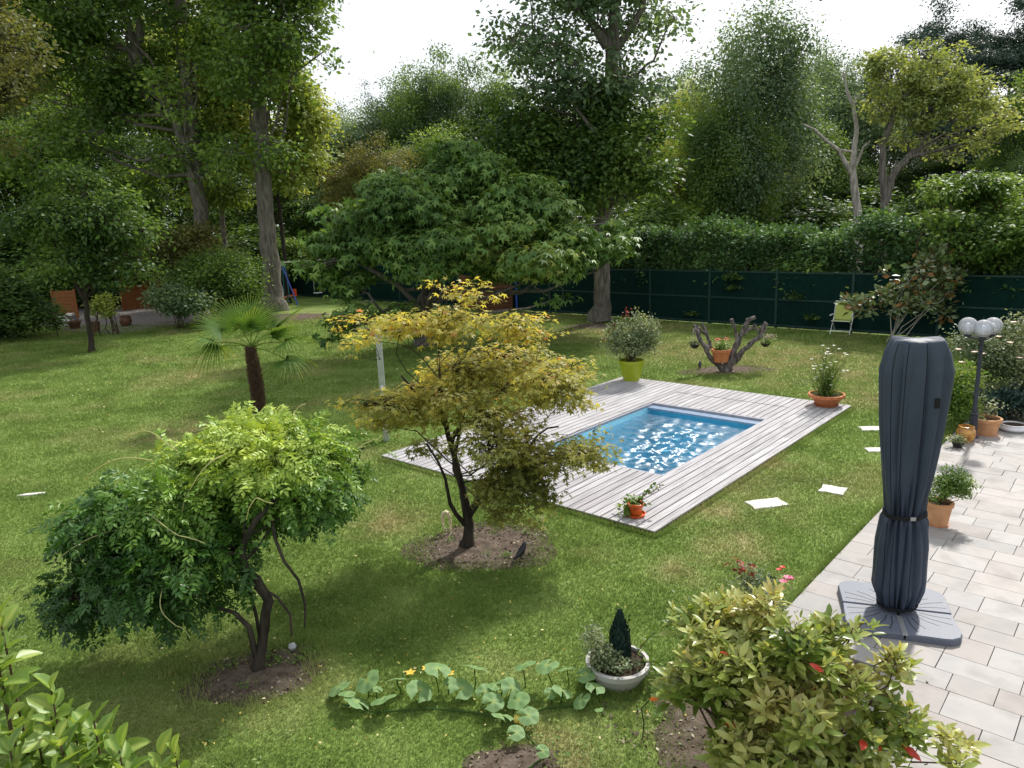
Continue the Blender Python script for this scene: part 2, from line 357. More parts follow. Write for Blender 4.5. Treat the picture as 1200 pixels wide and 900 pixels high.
M_cope = noisy('grey_pool_trim', (.24, .24, .28), (.32, .32, .36), 9, .5, .4, .05)
M_slot = noisy('pale_blue_cover_slot', (.15, .21, .31), (.20, .27, .38), 9, .4, .4, .05)

def lawn_colour(n, base=True):
    g = ND(n, 'ShaderNodeNewGeometry'); pos = g.outputs['Position']
    def nz(s, d=4, off=0):
        mp = ND(n, 'ShaderNodeMapping'); mp.inputs['Location'].default_value = (off, off, 0); n.links.new(pos, mp.inputs[0])
        q = ND(n, 'ShaderNodeTexNoise'); q.inputs['Scale'].default_value = s; q.inputs['Detail'].default_value = d; n.links.new(mp.outputs[0], q.inputs['Vector']); return q.outputs['Fac']
    fine = ramp(n, [(.3, (.100, .155, .034)), (.5, (.142, .208, .050)), (.7, (.192, .260, .078))], nz(1.1, 6))
    dry = ramp(n, [(.3, (.22, .22, .085)), (.7, (.30, .27, .14))], nz(3, 5, 3))
    k = ramp(n, [(.53, (0, 0, 0)), (.75, (.7, .7, .7))], nz(.45, 5, 11))
    # worn spots that the photograph shows, at their own places
    spots = [(215, 508, 1.3), (455, 612, .62), (860, 640, .55), (800, 668, .4), (650, 880, .5), (690, 330 + 60, 2.3), (1000, 440, 1.0), (350, 372, 2.2), (835, 600, .7), (230, 440, 1.6), (760, 385, 2.0), (930, 420, 3.2), (1010, 465, 1.2), (800, 410, 2.5), (620, 372, 2.2), (900, 545, .8)]
    tot = None
    for u, v, r in spots:
        c = G(u, v); sb = ND(n, 'ShaderNodeVectorMath', operation='DISTANCE'); sb.inputs[1].default_value = c; n.links.new(pos, sb.inputs[0])
        mr = ND(n, 'ShaderNodeMapRange'); mr.inputs[1].default_value = r * 1.3; mr.inputs[2].default_value = r * .2; mr.inputs[3].default_value = 0; mr.inputs[4].default_value = 1
        n.links.new(sb.outputs['Value'], mr.inputs[0])
        if tot is None: tot = mr.outputs[0]
        else:
            m_ = ND(n, 'ShaderNodeMath', operation='MAXIMUM'); n.links.new(tot, m_.inputs[0]); n.links.new(mr.outputs[0], m_.inputs[1]); tot = m_.outputs[0]
    nn = ND(n, 'ShaderNodeMath', operation='MULTIPLY'); n.links.new(tot, nn.inputs[0])
    k2 = ND(n, 'ShaderNodeMapRange'); k2.inputs[1].default_value = .3; k2.inputs[2].default_value = .6; n.links.new(nz(2.2, 5, 7), k2.inputs[0]); n.links.new(k2.outputs[0], nn.inputs[1])
    mxx = ND(n, 'ShaderNodeMath', operation='MAXIMUM'); n.links.new(k, mxx.inputs[0]); n.links.new(nn.outputs[0], mxx.inputs[1])
    mxc = ND(n, 'ShaderNodeMix', data_type='RGBA'); n.links.new(mxx.outputs[0], mxc.inputs[0]); n.links.new(fine, mxc.inputs[6]); n.links.new(dry, mxc.inputs[7])
    return mxc.outputs[2], pos
def lawn_mat():
    m, n, p = base_mat('lawn_turf', .9, .1)
    c, pos = lawn_colour(n)
    q = ND(n, 'ShaderNodeTexNoise'); q.inputs['Scale'].default_value = 22; q.inputs['Detail'].default_value = 8; n.links.new(pos, q.inputs['Vector'])
    dk = ramp(n, [(.3, (.75, .75, .7)), (.65, (1.15, 1.15, 1.1))], q.outputs['Fac'])
    mu = ND(n, 'ShaderNodeMix', data_type='RGBA', blend_type='MULTIPLY'); mu.inputs[0].default_value = 1; n.links.new(c, mu.inputs[6]); n.links.new(dk, mu.inputs[7])
    n.links.new(mu.outputs[2], p.inputs['Base Color'])
    b = ND(n, 'ShaderNodeBump'); b.inputs['Strength'].default_value = .7; b.inputs['Distance'].default_value = .04; n.links.new(q.outputs['Fac'], b.inputs['Height']); n.links.new(b.outputs[0], p.inputs['Normal'])
    return m
def blade_mat():
    m, n, p = base_mat('grass_blade', .6, .2)
    c, pos = lawn_colour(n)
    a = ND(n, 'ShaderNodeAttribute', attribute_name='tint')
    dk = ramp(n, [(0, (1.15, 1.15, 1.1)), (.6, (1.4, 1.35, 1.3)), (1, (1.75, 1.65, 1.6))], a.outputs['Fac'])
    mu = ND(n, 'ShaderNodeMix', data_type='RGBA', blend_type='MULTIPLY'); mu.inputs[0].default_value = 1; n.links.new(c, mu.inputs[6]); n.links.new(dk, mu.inputs[7])
    n.links.new(mu.outputs[2], p.inputs['Base Color'])
    t = ND(n, 'ShaderNodeBsdfTranslucent'); n.links.new(mu.outputs[2], t.inputs[0]); ms = ND(n, 'ShaderNodeMixShader'); ms.inputs[0].default_value = .35
    n.links.new(p.outputs[0], ms.inputs[1]); n.links.new(t.outputs[0], ms.inputs[2]); n.links.new(ms.outputs[0], n.nodes['Material Output'].inputs[0])
    return m
M_lawn = lawn_mat(); M_blade = blade_mat()
M_bed = noisy('bare_garden_soil', (.065, .049, .037), (.155, .122, .096), 9, .95, .1, .9, coords='World', bscale=45, dist=.02)
M_forest = noisy('forest_floor', (.02, .018, .01), (.06, .05, .025), 4, .95, .1, .5, coords='World')
def water_mat():
    m, n, p = base_mat('pool_water', .03, .5)
    n.nodes.remove(p)
    tr = ND(n, 'ShaderNodeBsdfTransparent'); tr.inputs[0].default_value = (.72, .92, .99, 1)
    gl = ND(n, 'ShaderNodeBsdfGlossy'); gl.inputs['Roughness'].default_value = .27; gl.inputs['Color'].default_value = (1, 1, 1, 1)
    fr = ND(n, 'ShaderNodeFresnel'); fr.inputs[0].default_value = 1.34
    ms = ND(n, 'ShaderNodeMixShader')
    tc = ND(n, 'ShaderNodeNewGeometry'); nz = ND(n, 'ShaderNodeTexNoise'); nz.inputs['Scale'].default_value = 28; nz.inputs['Detail'].default_value = 5; n.links.new(tc.outputs['Position'], nz.inputs['Vector'])
    b = ND(n, 'ShaderNodeBump'); b.inputs['Strength'].default_value = .28; b.inputs['Distance'].default_value = .02; n.links.new(nz.outputs['Fac'], b.inputs['Height'])
    n.links.new(b.outputs[0], gl.inputs['Normal']); n.links.new(b.outputs[0], fr.inputs['Normal'])
    n.links.new(fr.outputs[0], ms.inputs[0]); n.links.new(tr.outputs[0], ms.inputs[1]); n.links.new(gl.outputs[0], ms.inputs[2]); n.links.new(ms.outputs[0], n.nodes['Material Output'].inputs[0])
    return m
M_water = water_mat()
def globe_mat():
    m, n, p = base_mat('smoked_globe_glass', .08, .5); n.nodes.remove(p)
    tr = ND(n, 'ShaderNodeBsdfTransparent'); tr.inputs[0].default_value = (.86, .88, .95, 1)
    gl = ND(n, 'ShaderNodeBsdfGlossy'); gl.inputs['Roughness'].default_value = .03; df = ND(n, 'ShaderNodeBsdfDiffuse'); df.inputs[0].default_value = (.82, .83, .88, 1)
    fr = ND(n, 'ShaderNodeFresnel'); fr.inputs[0].default_value = 1.45
    m1 = ND(n, 'ShaderNodeMixShader'); m1.inputs[0].default_value = .40; n.links.new(tr.outputs[0], m1.inputs[1]); n.links.new(df.outputs[0], m1.inputs[2])
    m2 = ND(n, 'ShaderNodeMixShader'); n.links.new(fr.outputs[0], m2.inputs[0]); n.links.new(m1.outputs[0], m2.inputs[1]); n.links.new(gl.outputs[0], m2.inputs[2]); n.links.new(m2.outputs[0], n.nodes['Material Output'].inputs[0])
    return m
M_globe = globe_mat()

# ================================================================== SETTING
R = np.random.default_rng(7)
def blob_outline(c, rx, ry, n, rng, z, wob=.18, rz=0.0):
    a = np.linspace(0, 2 * PI, n, endpoint=False); k = 1 + wob * (np.sin(a * 3 + rng.random() * 6) * .4 + np.sin(a * 5 + rng.random() * 6) * .3 + rng.normal(size=n) * .25)
    x, y = rx * k * np.cos(a), ry * k * np.sin(a); cs, sn = math.cos(rz), math.sin(rz)
    return np.c_[c[0] + x * cs - y * sn, c[1] + x * sn + y * cs, np.full(n, z)]
# lawn: one sheet with the pool basin left open
pe0, pe1, pn0, pn1 = 1.91, 5.76, 1.0, 3.45
def ringplane():
    o = [(-400, -60, 0), (400, -60, 0), (400, 600, 0), (-400, 600, 0)]
    i = [L(pe0 - .1, pn0 - .1), L(pe1 + .1, pn0 - .1), L(pe1 + .1, pn1 + .1), L(pe0 - .1, pn1 + .1)]
    i2 = [i[0], i[1], i[2], i[3]]
    return o + [tuple(p) for p in i2], [(0, 1, 5, 4), (1, 2, 6, 5), (2, 3, 7, 6), (3, 0, 4, 7)]
v_, f_ = ringplane(); g_ = mk('lawn', v_, f_, M_lawn); g_['kind'] = 'structure'
# beds of bare soil
BEDS = []
def bed(c, rx, ry, rz=0.0, name='soil_bed', mat=M_bed, wob=.18, z=.004):
    V = blob_outline(c, rx, ry, 40, R, z, wob, rz); V = np.vstack([V, [c[0], c[1], z + .02]])
    o = mk(name, V, np.array([(i, (i + 1) % 40, 40) for i in range(40)]), mat); o['kind'] = 'structure'; BEDS.append((c[0], c[1], rx, ry, rz)); return o
bed(G(565, 640), .98, .72); bed(G(300, 792), .62, .42, .3); bed(G(852, 434), 1.25, .55); bed(L(-2.35, -2.6), 1.45, .85, YAW, wob=.45); bed(G(1165, 508), 2.6, .45, YAW)
bed(G(335, 372), 2.2, 1.4, wob=.3); bed(G(703, 382), 1.3, .8, wob=.3); bed(G(600, 896), .38, .20)
bed(G(195, 378), 2.6, 1.0, wob=.2)
# forest floor beyond the fence
fa, fb = AT(620, 365, 32.75), None
FN = L(17.4, 0) ; 
def FL(n_, z=0.0, off=0.0):  # along the fence line: e is constant
    return L(17.35 + off, n_, z)
V = [FL(-30, .004, .3), FL(34, .004, .3), L(60, 90, .004), L(140, -20, .004), L(90, -60, .004)]
mk('forest_floor', V, [(0, 4, 3, 2, 1)], M_forest)['kind'] = 'structure'
# terrace paving at the far left
tv = [G(15, 374, .02), G(80, 388, .02), G(135, 391, .02), G(250, 374, .02), G(262, 352, .02), G(40, 352, .02)]
tb = [p - [0, 0, .03] for p in tv]
mk('terrace', tv + tb, [(0, 1, 2, 3, 4, 5)] + [(i, i + 6, (i + 1) % 6 + 6, (i + 1) % 6) for i in range(6)], M_gravel)['kind'] = 'structure'

# ------------------------------------------------------------------ patio of slabs
pat = mk('patio', [L(a_, b_, z_) for z_ in (.012, -.05) for a_, b_ in ((-4.5, -2.98), (-1.22, -2.98), (-1.22, -1.99), (8.05, -1.99), (8.05, -9), (-4.5, -9))],
         [(5, 4, 3, 2, 1, 0)] + [(i_, i_ + 1, i_ + 7, i_ + 6) for i_ in range(5)], M_joint); pat['kind'] = 'structure'
slab_me = {}
def slabmesh(k):
    mb = MB(); mb.box((0, 0, -.015), (1, 1, .03), ch=.0); V = np.array(mb.V)
    rr = np.random.default_rng(k); top = V[:, 2] > -.001; V[top, 0] *= .994; V[top, 1] *= .994; V[:, :2] += rr.normal(size=(8, 2)) * .0015
    return raw_mesh('paving_slab', V, mb.F, M_slab)
slab_me = [slabmesh(k) for k in range(4)]
e = -3.6; row = 0; ns = 0
while e < 7.95:
    wd = (0.37, 0.29, 0.30, 0.38, 0.29, 0.30)[row % 6]; n0 = -1.995 - 0.0; first = True
    n_ = n0; 
    while n_ > -5.6:
        ln = float(R.choice([.34, .5, .62, .52])) if first is False else float(R.uniform(.2, .6)); first = False
        c = L(e + wd / 2, n_ - ln / 2, .030 + R.uniform(-.0015, .0015)); q = c[:3] - [0, 0, CH]; dep = q @ _fw
        u = 600 + F * (q @ RT) / max(dep, .1); v = 450 - F * (q @ UP) / max(dep, .1)
        if dep > 1 and not (e + wd / 2 < -1.2 and n_ - ln / 2 > -2.95) and u < 1330 and v < 1060 and ns < 300:
            o = obj('paving_slab', slab_me[ns % 4], pat); o.location = c; o.rotation_euler = (0, 0, YAW); o.scale = (wd - .004, ln - .004, 1); ns += 1
        n_ -= ln
    e += wd; row += 1

# ------------------------------------------------------------------ deck with its boards
DZ = 0.10; DW = 0.06
deck = thing('wooden_deck', 'large silvery grey plank deck laid around the small pool', 'deck', L(0, 0, -.04), YAW)
bd_me = None
def boardmesh(k):
    mb = MB(); mb.box((0, 0, -.014), (1, 1, .028)); V = np.array(mb.V); top = V[:, 2] > -.001; V[top, 1] *= .965
    return raw_mesh('deck_board', V, mb.F, M_deck)
bd_me = boardmesh(0); BW = 5.48 / 39
def board(e0, e1, n0, w_=BW):
    o = obj('deck_board', bd_me, deck); o.location = ((e0 + e1) / 2, n0 + w_ / 2, DZ + R.uniform(-.0012, .0012)); o.scale = (e1 - e0 - .005, w_ - .014, 1); o.rotation_euler = (0, 0, R.normal() * .0006)
for i in range(39):
    n0 = i * BW; mid = n0 + BW / 2
    cuts = [0, 7.7]
    if pn0 < mid < pn1: segs = [(0, pe0 - .045), (pe1 + .045, 6.87), (6.90, 7.7)]
    else:
        j = [3.1, 4.7, 2.2, 5.4][i % 4] + R.uniform(-.3, .3); segs = [(0, j), (j, 7.7)]
    for a_, b_ in segs: board(a_, b_, n0)
for nm, c, s_ in (('fascia_board', (3.85, .012, .043), (7.68, .022, .084)), ('fascia_board', (3.85, 5.468, .043), (7.68, .022, .084)), ('fascia_board', (.012, 2.74, .043), (.022, 5.43, .084)), ('fascia_board', (7.688, 2.74, .043), (.022, 5.43, .084))):
    MB().box(c, s_).build(nm, M_decks, deck)
mb = MB()
for x0, x1, y0, y1 in ((.03, 7.66, .03, pn0 - .06), (.03, 7.66, pn1 + .06, 5.44), (.03, pe0 - .06, pn0 - .05, pn1 + .05), (pe1 + .06, 7.66, pn0 - .05, pn1 + .05)):
    mb.box(((x0 + x1) / 2, (y0 + y1) / 2, .035), (x1 - x0, y1 - y0, .06))
mb.build('joist_frame', M_decks, deck)
# pool basin
pool = thing('swimming_pool', 'small square blue plunge pool sunk in the wooden deck', 'pool', L(0, 0, -.04), YAW)
depth = -1.35
def rect(e0, e1, n0, n1, z): return [(e0, n0, z), (e1, n0, z), (e1, n1, z), (e0, n1, z)]
V = rect(pe0, pe1, pn0, pn1, .055) + rect(pe0, pe1, pn0, pn1, depth)
mk('basin', V, [(4, 5, 6, 7), (1, 0, 4, 5), (2, 1, 5, 6), (3, 2, 6, 7), (0, 3, 7, 4)], M_poolw, pool)
mb = MB(); t_ = .045; zc = .082
mb.box(((pe0 + pe1) / 2, pn0 - t_ / 2, zc - .01), (pe1 - pe0 + 2 * t_, t_, .05)); mb.box(((pe0 + pe1) / 2, pn1 + t_ / 2, zc - .01), (pe1 - pe0 + 2 * t_, t_, .05))
mb.box((pe0 - t_ / 2, (pn0 + pn1) / 2, zc - .01), (t_, pn1 - pn0, .05)); mb.box((pe1 + t_ / 2, (pn0 + pn1) / 2, zc - .01), (t_, pn1 - pn0, .05))
mb.build('coping_trim', M_cope, pool)
mb = MB().box((pe1 - .12, (pn0 + pn1) / 2, .035), (.24, pn1 - pn0 - .01, .035)); mb.build('cover_housing', M_slot, pool)
mb = MB().box((pe0 + .20, pn1 - .02, -.02), (.3, .03, .12)); mb.build('skimmer', M_whitep, pool)
mb = MB()
for k in range(3): mb.box((pe0 + .15 + .26 * k, 2.2, -.32 - .27 * k - .5), (.27, 1.1, 1.0))
mb.build('step_block', M_poolw, pool)
# water: a real rippled sheet
nx, ny = 250, 165
ex, ny_ = np.meshgrid(np.linspace(pe0 + .004, pe1 - .004, nx), np.linspace(pn0 + .004, pn1 - .004, ny), indexing='ij')
hgt_ = np.zeros_like(ex)
band = np.exp(-(((ex - 3.7) / 1.35) ** 2 + ((ny_ - 1.95 - .15 * (ex - 3.7)) / .62) ** 2)); band = np.clip(.14 + band * 1.25, 0, 1.25)
for k in range(46):
    a = R.normal() * .55 + (1.25 if k % 3 else .3); lam = R.uniform(.08, .42); kk = 2 * PI / lam
    hgt_ += lam * .0150 * np.sin(kk * (ex * math.cos(a) + ny_ * math.sin(a)) + R.random() * 6.28 + 1.4 * np.sin(ex * 2.1 + k) + 1.2 * np.sin(ny_ * 2.7 + k * 1.7))
hgt_ = hgt_ * band - .055
V = np.stack([ex, ny_, hgt_], -1).reshape(-1, 3)
ii = (np.arange(nx - 1)[:, None] * ny + np.arange(ny - 1)[None]).ravel(); Fw = np.stack([ii, ii + ny, ii + ny + 1, ii + 1], -1)
wo = mk('water', V, Fw, M_water, pool, smooth=True)

# ------------------------------------------------------------------ grass blades (nobody could count them)
def in_lawn(x, y, marg=0.0):
    a, b = toL(x, y)
    ok = ~((a > -.03 - marg) & (a < 7.75) & (b > -.03 - marg) & (b < 5.52)) & ~((b < -1.99) & (a < 8.1) & (a > -1.25)) & ~((b < -2.98) & (a < 0)) & (a < 17.1)
    for cx, cy, rx, ry, rz in BEDS:
        cs, sn = math.cos(rz), math.sin(rz); dx, dy = x - cx, y - cy
        q = ((dx * cs + dy * sn) / rx) ** 2 + ((-dx * sn + dy * cs) / ry) ** 2
        ok &= ~(q < R.uniform(.6, 1.15, len(x)) ** 2 * .95)
    return ok
STONES = []
def grass(count, y0, y1):
    # equal count per depth so that near turf is fine and far turf coarser
    n = count; u = R.random(n); y = y0 * (y1 / y0) ** u; half = y * .74 + 1.2; x = R.uniform(-1, 1, n) * half
    # longer tufts where noise is high
    k = np.sin(x * 1.7 + np.sin(y * 1.3) * 2) * np.sin(y * 1.9 + np.sin(x * .9) * 2) * .5 + .5
    ok = in_lawn(x, y); 
    for cx, cy, r in STONES: ok &= ((x - cx) ** 2 + (y - cy) ** 2) > (r * .72) ** 2
    x, y, k = x[ok], y[ok], k[ok]; n = len(x)
    sc = np.clip(y / 7, .75, 6); h = (.022 + .022 * k * R.random(n) + .012 * R.random(n)) * sc ** .45; wd = .0045 * sc ** 1.0 * R.uniform(.7, 1.4, n)
    a = R.uniform(0, 2 * PI, n); ln = R.uniform(.2, 1.0, n) * h; b = R.uniform(0, 2 * PI, n)
    P = np.c_[x, y, np.zeros(n)]; s_ = np.c_[np.cos(a), np.sin(a), np.zeros(n)] * wd[:, None]
    tip = P + np.c_[np.cos(b) * ln, np.sin(b) * ln, h]
    V = np.stack([P - s_, P + s_, tip], 1).reshape(-1, 3); Fa = np.arange(3 * n).reshape(-1, 3)
    tn = np.repeat(np.clip(R.normal(.5, .16, n), 0, 1), 3)
    return V, Fa, tn
for u, v, s_ in ((898, 591, .26), (976, 575, .2), (1020, 503, .2), (1028, 528, .2), (37, 580, .16), (724, 806, .2)):
    c = G(u, v); STONES.append((c[0], c[1], s_))
V, Fa, tn = grass(780000, 4.2, 34)
def tufts():
    pts = []
    for a_, b_, n in ((L(-.06, -.05), L(7.75, -.05), 5200), (L(-.06, -.05), L(-.06, 5.5), 3600), (L(-1.2, -1.95), L(7.0, -1.95), 4200), (L(7.76, 0), L(7.76, 5.4), 1500)):
        t_ = R.random(n)[:, None]; pts.append(a_ + (b_ - a_) * t_ + R.normal(size=(n, 3)) * [.018, .018, 0])
    for c, r in ((G(565, 640), .9), (G(300, 792), .6), (G(848, 434), .9), (G(303, 488), .16), (G(724, 800), .24), (G(108, 413), .15)):
        n = 1300; a_ = R.uniform(0, 6.28, n); k_ = r * (1 + R.normal(size=n) * .12 + .12 * np.sin(a_ * 4 + c[0])); pts.append(np.c_[c[0] + np.cos(a_) * k_, c[1] + np.sin(a_) * k_ * .85, np.zeros(n)])
    for k_ in range(60):
        c = np.array([R.uniform(-.55, .6), 1]) * (d_ := 4.6 * 3.2 ** R.random()); n = 110; q = np.c_[c[0] + R.normal(size=n) * .07, c[1] + R.normal(size=n) * .07, np.zeros(n)]; ok = in_lawn(q[:, 0], q[:, 1]); pts.append(q[ok])
    P = np.concatenate(pts); P[:, 2] = 0; n = len(P); h = R.uniform(.04, .10, n); a_ = R.uniform(0, 6.28, n); s_ = np.c_[np.cos(a_), np.sin(a_), np.zeros(n)] * .004; b_ = R.uniform(0, 6.28, n); ln = h * R.uniform(.2, .8, n)
    V = np.stack([P - s_, P + s_, P + np.c_[np.cos(b_) * ln, np.sin(b_) * ln, h]], 1).reshape(-1, 3); return V, np.arange(3 * n).reshape(-1, 3), np.repeat(R.uniform(.35, .95, n), 3)
v2, f2, t2 = tufts(); Fa = np.concatenate([Fa, f2 + len(V)]); V = np.concatenate([V, v2]); tn = np.concatenate([tn, t2])
tag(mk('grass', V, Fa, M_blade, None, tn), 'mown green grass covering the whole garden lawn', 'grass', kind='stuff')
# clover and weeds: broad little leaves in the near lawn
n = 17000; y = 4.3 * (13 / 4.3) ** R.random(n); x = R.uniform(-1, 1, n) * (y * .74 + 1); k = np.sin(x * 2.3 + 1) * np.sin(y * 2.9 + np.sin(x)) ; ok = in_lawn(x, y) & (k + R.normal(size=n) * .35 > .25); x, y = x[ok], y[ok]
for c_, rx_, ry_, m_ in ((G(300, 792), .55, .36, 9), (G(565, 640), .85, .6, 8), (L(-2.35, -2.6), 1.2, .7, 14), (G(355, 770), .2, .2, 6)):
    for _ in range(m_): cx_, cy_ = c_[0] + R.uniform(-1, 1) * rx_, c_[1] + R.uniform(-1, 1) * ry_; x = np.r_[x, cx_ + R.normal(size=22) * .035]; y = np.r_[y, cy_ + R.normal(size=22) * .035]
n = len(x)
P = np.c_[x, y, R.uniform(.02, .05, n)]; O = np.zeros((n, 3)); D, Nn = leaf_frames(R, P, O, .1, 1.0, .35)
V, Fa, tn = scatter(LEAF2, P, D, Nn, R.uniform(.02, .042, n), R.uniform(.2, .9, n))
tag(mk('clover', V, Fa, M_herb, None, tn), 'clover and broad weeds scattered through the near lawn', 'clover', kind='stuff')
# fallen leaves and petals
n = 950; y = 5 * (30 / 5) ** R.random(n); x = -R.random(n) * (y * .72) + 1.5 * R.random(n); x[:150] = R.uniform(-1, 1, 150) * y[:150] * .6; ok = in_lawn(x, y); x, y = x[ok], y[ok]; n = len(x)
P = np.c_[x, y, np.full(n, .055)]; D, Nn = leaf_frames(R, P, np.zeros((n, 3)), .0, 1.0, .5)
V, Fa, tn = scatter(LEAF2, P, D, Nn, R.uniform(.018, .04, n) * np.clip(y / 10, 1, 3) ** .8, R.random(n))
M_litter = leafmat('fallen_leaves', [(0, (.35, .26, .05)), (.6, (.5, .42, .12)), (1, (.6, .55, .35))], trans=.1)
tag(mk('fallen_leaves', V, Fa, M_litter, None, tn), 'small yellow fallen leaves dotted over the lawn', 'fallen leaves', kind='stuff')
# soil crumbs and mulch in the beds
PV = []; 
for (cx, cy, rx, ry, rz), m in zip(BEDS, (1500, 700, 500, 1300, 0, 300, 200, 250, 0)):
    if m:
        a = R.uniform(0, 2 * PI, m); r = np.sqrt(R.random(m)) * 1.02; PV.append(np.c_[cx + rx * r * np.cos(a), cy + ry * r * np.sin(a), np.full(m, .014)])
P = np.concatenate(PV); n = len(P); D, Nn = leaf_frames(R, P, np.zeros((n, 3)), .0, 1.0, .8)
V, Fa, tn = scatter(LEAF2, P, D, Nn, R.uniform(.015, .05, n), R.random(n))
M_crumb = leafmat('mulch', [(0, (.04, .03, .02)), (.6, (.12, .09, .06)), (.85, (.2, .15, .1)), (1, (.45, .4, .28))], trans=.05)
tag(mk('mulch', V, Fa, M_crumb, None, tn), 'bark chips and dead leaves strewn over the soil beds', 'mulch', kind='stuff')

# ------------------------------------------------------------------ stepping stones
def flat_stone(c, lx, ly, rz, label, waist=.0, group='pale stepping stones in the lawn'):
    out = [(-.5, -.5), (-.2, -.5 + waist), (.1, -.5 + waist * .8), (.5, -.45), (.48, .1), (.5, .5), (.15, .5 - waist), (-.15, .5 - waist * .7), (-.5, .45), (-.46, 0)]
    V = []; 
    for z, k in ((-.02, 1), (.016, 1), (.022, .975)):
        V += [(x * lx * k + R.normal() * .004, y * ly * k + R.normal() * .004, z) for x, y in out]
    m = len(out); Fc = [tuple(range(2 * m, 3 * m))] + [(l + i, l + (i + 1) % m, l + m + (i + 1) % m, l + m + i) for l in (0, m) for i in range(m)]
    o = mk('stepping_stone', V, Fc, M_stone); o.location = c; o.rotation_euler = (0, 0, rz); return tag(o, label, 'stepping stone', group)
flat_stone(G(898, 591), .52, .30, YAW * .22, 'broad white stepping stone in the lawn nearest the deck corner', .03)
flat_stone(G(976, 575), .34, .34, -.65, 'narrow waisted white stepping stone between the broad one and the parasol', .08)
flat_stone(G(1022, 503), .42, .26, -.1, 'white stepping stone farthest up the lawn, half hidden by the covered parasol', .02)
flat_stone(G(1030, 528), .42, .22, -.1, 'small strip of stepping stone just left of the covered parasol', .02)
o = flat_stone(G(37, 580), .40, .07, .2, 'thin white plank lying on the lawn at the far left', .0); o.name = 'white_plank'; o['category'] = 'plank'; del o['group']

# ================================================================== VEGETATION BUILDERS
def flare(base, pts, rad): return pts, rad
def limbs(rng, trunk, blobs, r0, n=6, sag=.03, wig=.10, lo=.35, sides=5, subs=None):
    """limbs from the trunk to the main leaf masses, then thinner ones on to each smaller mass"""
    out = []; tp = np.array(trunk); H = np.linspace(0, 1, len(tp))
    if subs is not None:
        mc = np.array([c for c, r in blobs])
        for c, r in subs:
            j = int(np.argmin(np.linalg.norm(mc - c, axis=1))); k_ = np.array([np.interp(.7, H, tp[:, i]) for i in range(3)]); p = mc[j] * .8 + k_ * .2
            out.append((curve(p, c, rng, .02, .14, 5), np.linspace(r0 * .26, r0 * .05, 5)))
    for c, r in blobs:
        zt = c[2] - abs(rng.normal()) * .25 * max(.2, c[2] - tp[0][2]) - .15 * np.linalg.norm(c[:2] - tp[-1][:2])
        t = np.clip((zt - tp[0][2]) / max(.01, tp[-1][2] - tp[0][2]), lo, .97)
        p = np.array([np.interp(t, H, tp[:, i]) for i in range(3)])
        out.append((curve(p, c, rng, sag, wig, n), np.linspace(r0 * (1.1 - t * .75), r0 * (.10 if subs is None else .26), n)))
    return out
def build_tree(name, label, cat_, base, trunk, trad, blobs, leafm, barkm, seed, subk=30, tips=500, per=30, spread=.35, flat=.4, tmpl=LEAF2, size=.16, droop=.3, twigs=1.0, limb_r=None, group=None,
               extra=None, hollow=2.2, frac=(.28, .45), trunk_sides=12, rnd=.6, outw=.7, tint=None, fleck=.5, lo=.35, parent_only=False, limb_blobs=None, outn=.4, upn=1.0):
    rng = np.random.default_rng(seed); base = np.array(base, float)
    t = thing(name, label, cat_, base, 0, group)
    sb = sub_blobs(rng, blobs, subk, frac)
    trunk = np.array(trunk, float); trad = np.array(trad, float)
    # smoothly resampled trunk
    s = np.linspace(0, 1, len(trunk)); s2 = np.linspace(0, 1, 22); tp = np.stack([np.interp(s2, s, trunk[:, i]) for i in range(3)], 1); tr = np.interp(s2, s, trad)
    tp[1:-1] += rng.normal(size=(20, 3)) * tr[1:-1, None] * .12
    Vt, Ft = tube(tp, tr, trunk_sides)
    nrm = Vt.reshape(22, trunk_sides, 3) - tp[:, None]; fl = 1 + rng.normal(size=(22, trunk_sides)) * .03
    root = np.clip(1 - (tp[:, 2] - tp[0, 2]) / (tr[0] * 2.6), 0, 1)[:, None] ** 2 * (.45 + .35 * np.sin(np.arange(trunk_sides) * 2 * PI / trunk_sides * 4 + 1)[None]) * .8
    Vt = (tp[:, None] + nrm * (fl + root)[..., None]).reshape(-1, 3)
    parts = [(Vt, Ft)]
    lb = limbs(rng, trunk, blobs, limb_r or trad[0] * .42, lo=lo, subs=sb)
    parts += [tube(p, r, 6) for p, r in lb]
    if extra: parts += [tube(p, r, 8) for p, r in extra]
    tips_, ids, P, O = crown_points(rng, sb, tips, per, spread, flat, hollow)
    pick = rng.random(len(tips_)) < twigs
    tw = []
    for q, i in zip(tips_[pick], ids[pick]):
        c0 = sb[i][0] + (q - sb[i][0]) * .1; pts = curve(c0, q, rng, .04, .12, 4); tw.append(tube(pts, np.linspace(max(.006, size * .10), size * .03, 4), 3))
    V, Fa = cat(parts); o = mk('trunk', V - base, Fa, barkm, t, smooth=True)
    if tw: V, Fa = cat(tw); mk('twigs', V - base, Fa, barkm, t)
    D, Nn = leaf_frames(rng, P, O, droop, upn, rnd, outw, outn)
    tn = clump_tint(rng, P, spread * 3 + .3, 0, 1, fleck) if tint is None else tint(rng, P, O)
    V, Fa, tv = scatter(tmpl, P, D, Nn, size * rng.uniform(.55, 1.3, len(P)), tn)
    mk('crown', V - base, Fa, leafm, t, tv)
    return t
def blob_px(u, v, Y, ru, rv, rd=None):
    """a leaf mass seen at (u, v), Y metres away, ru x rv pixels wide in the photo"""
    c = AT(u, v, Y); k = ppm(c); return (c, np.array([ru / k, (rd if rd is not None else (ru + rv) / 2) / k, rv / k]))
def LP(u, v, Y): return AT(u, v, Y)

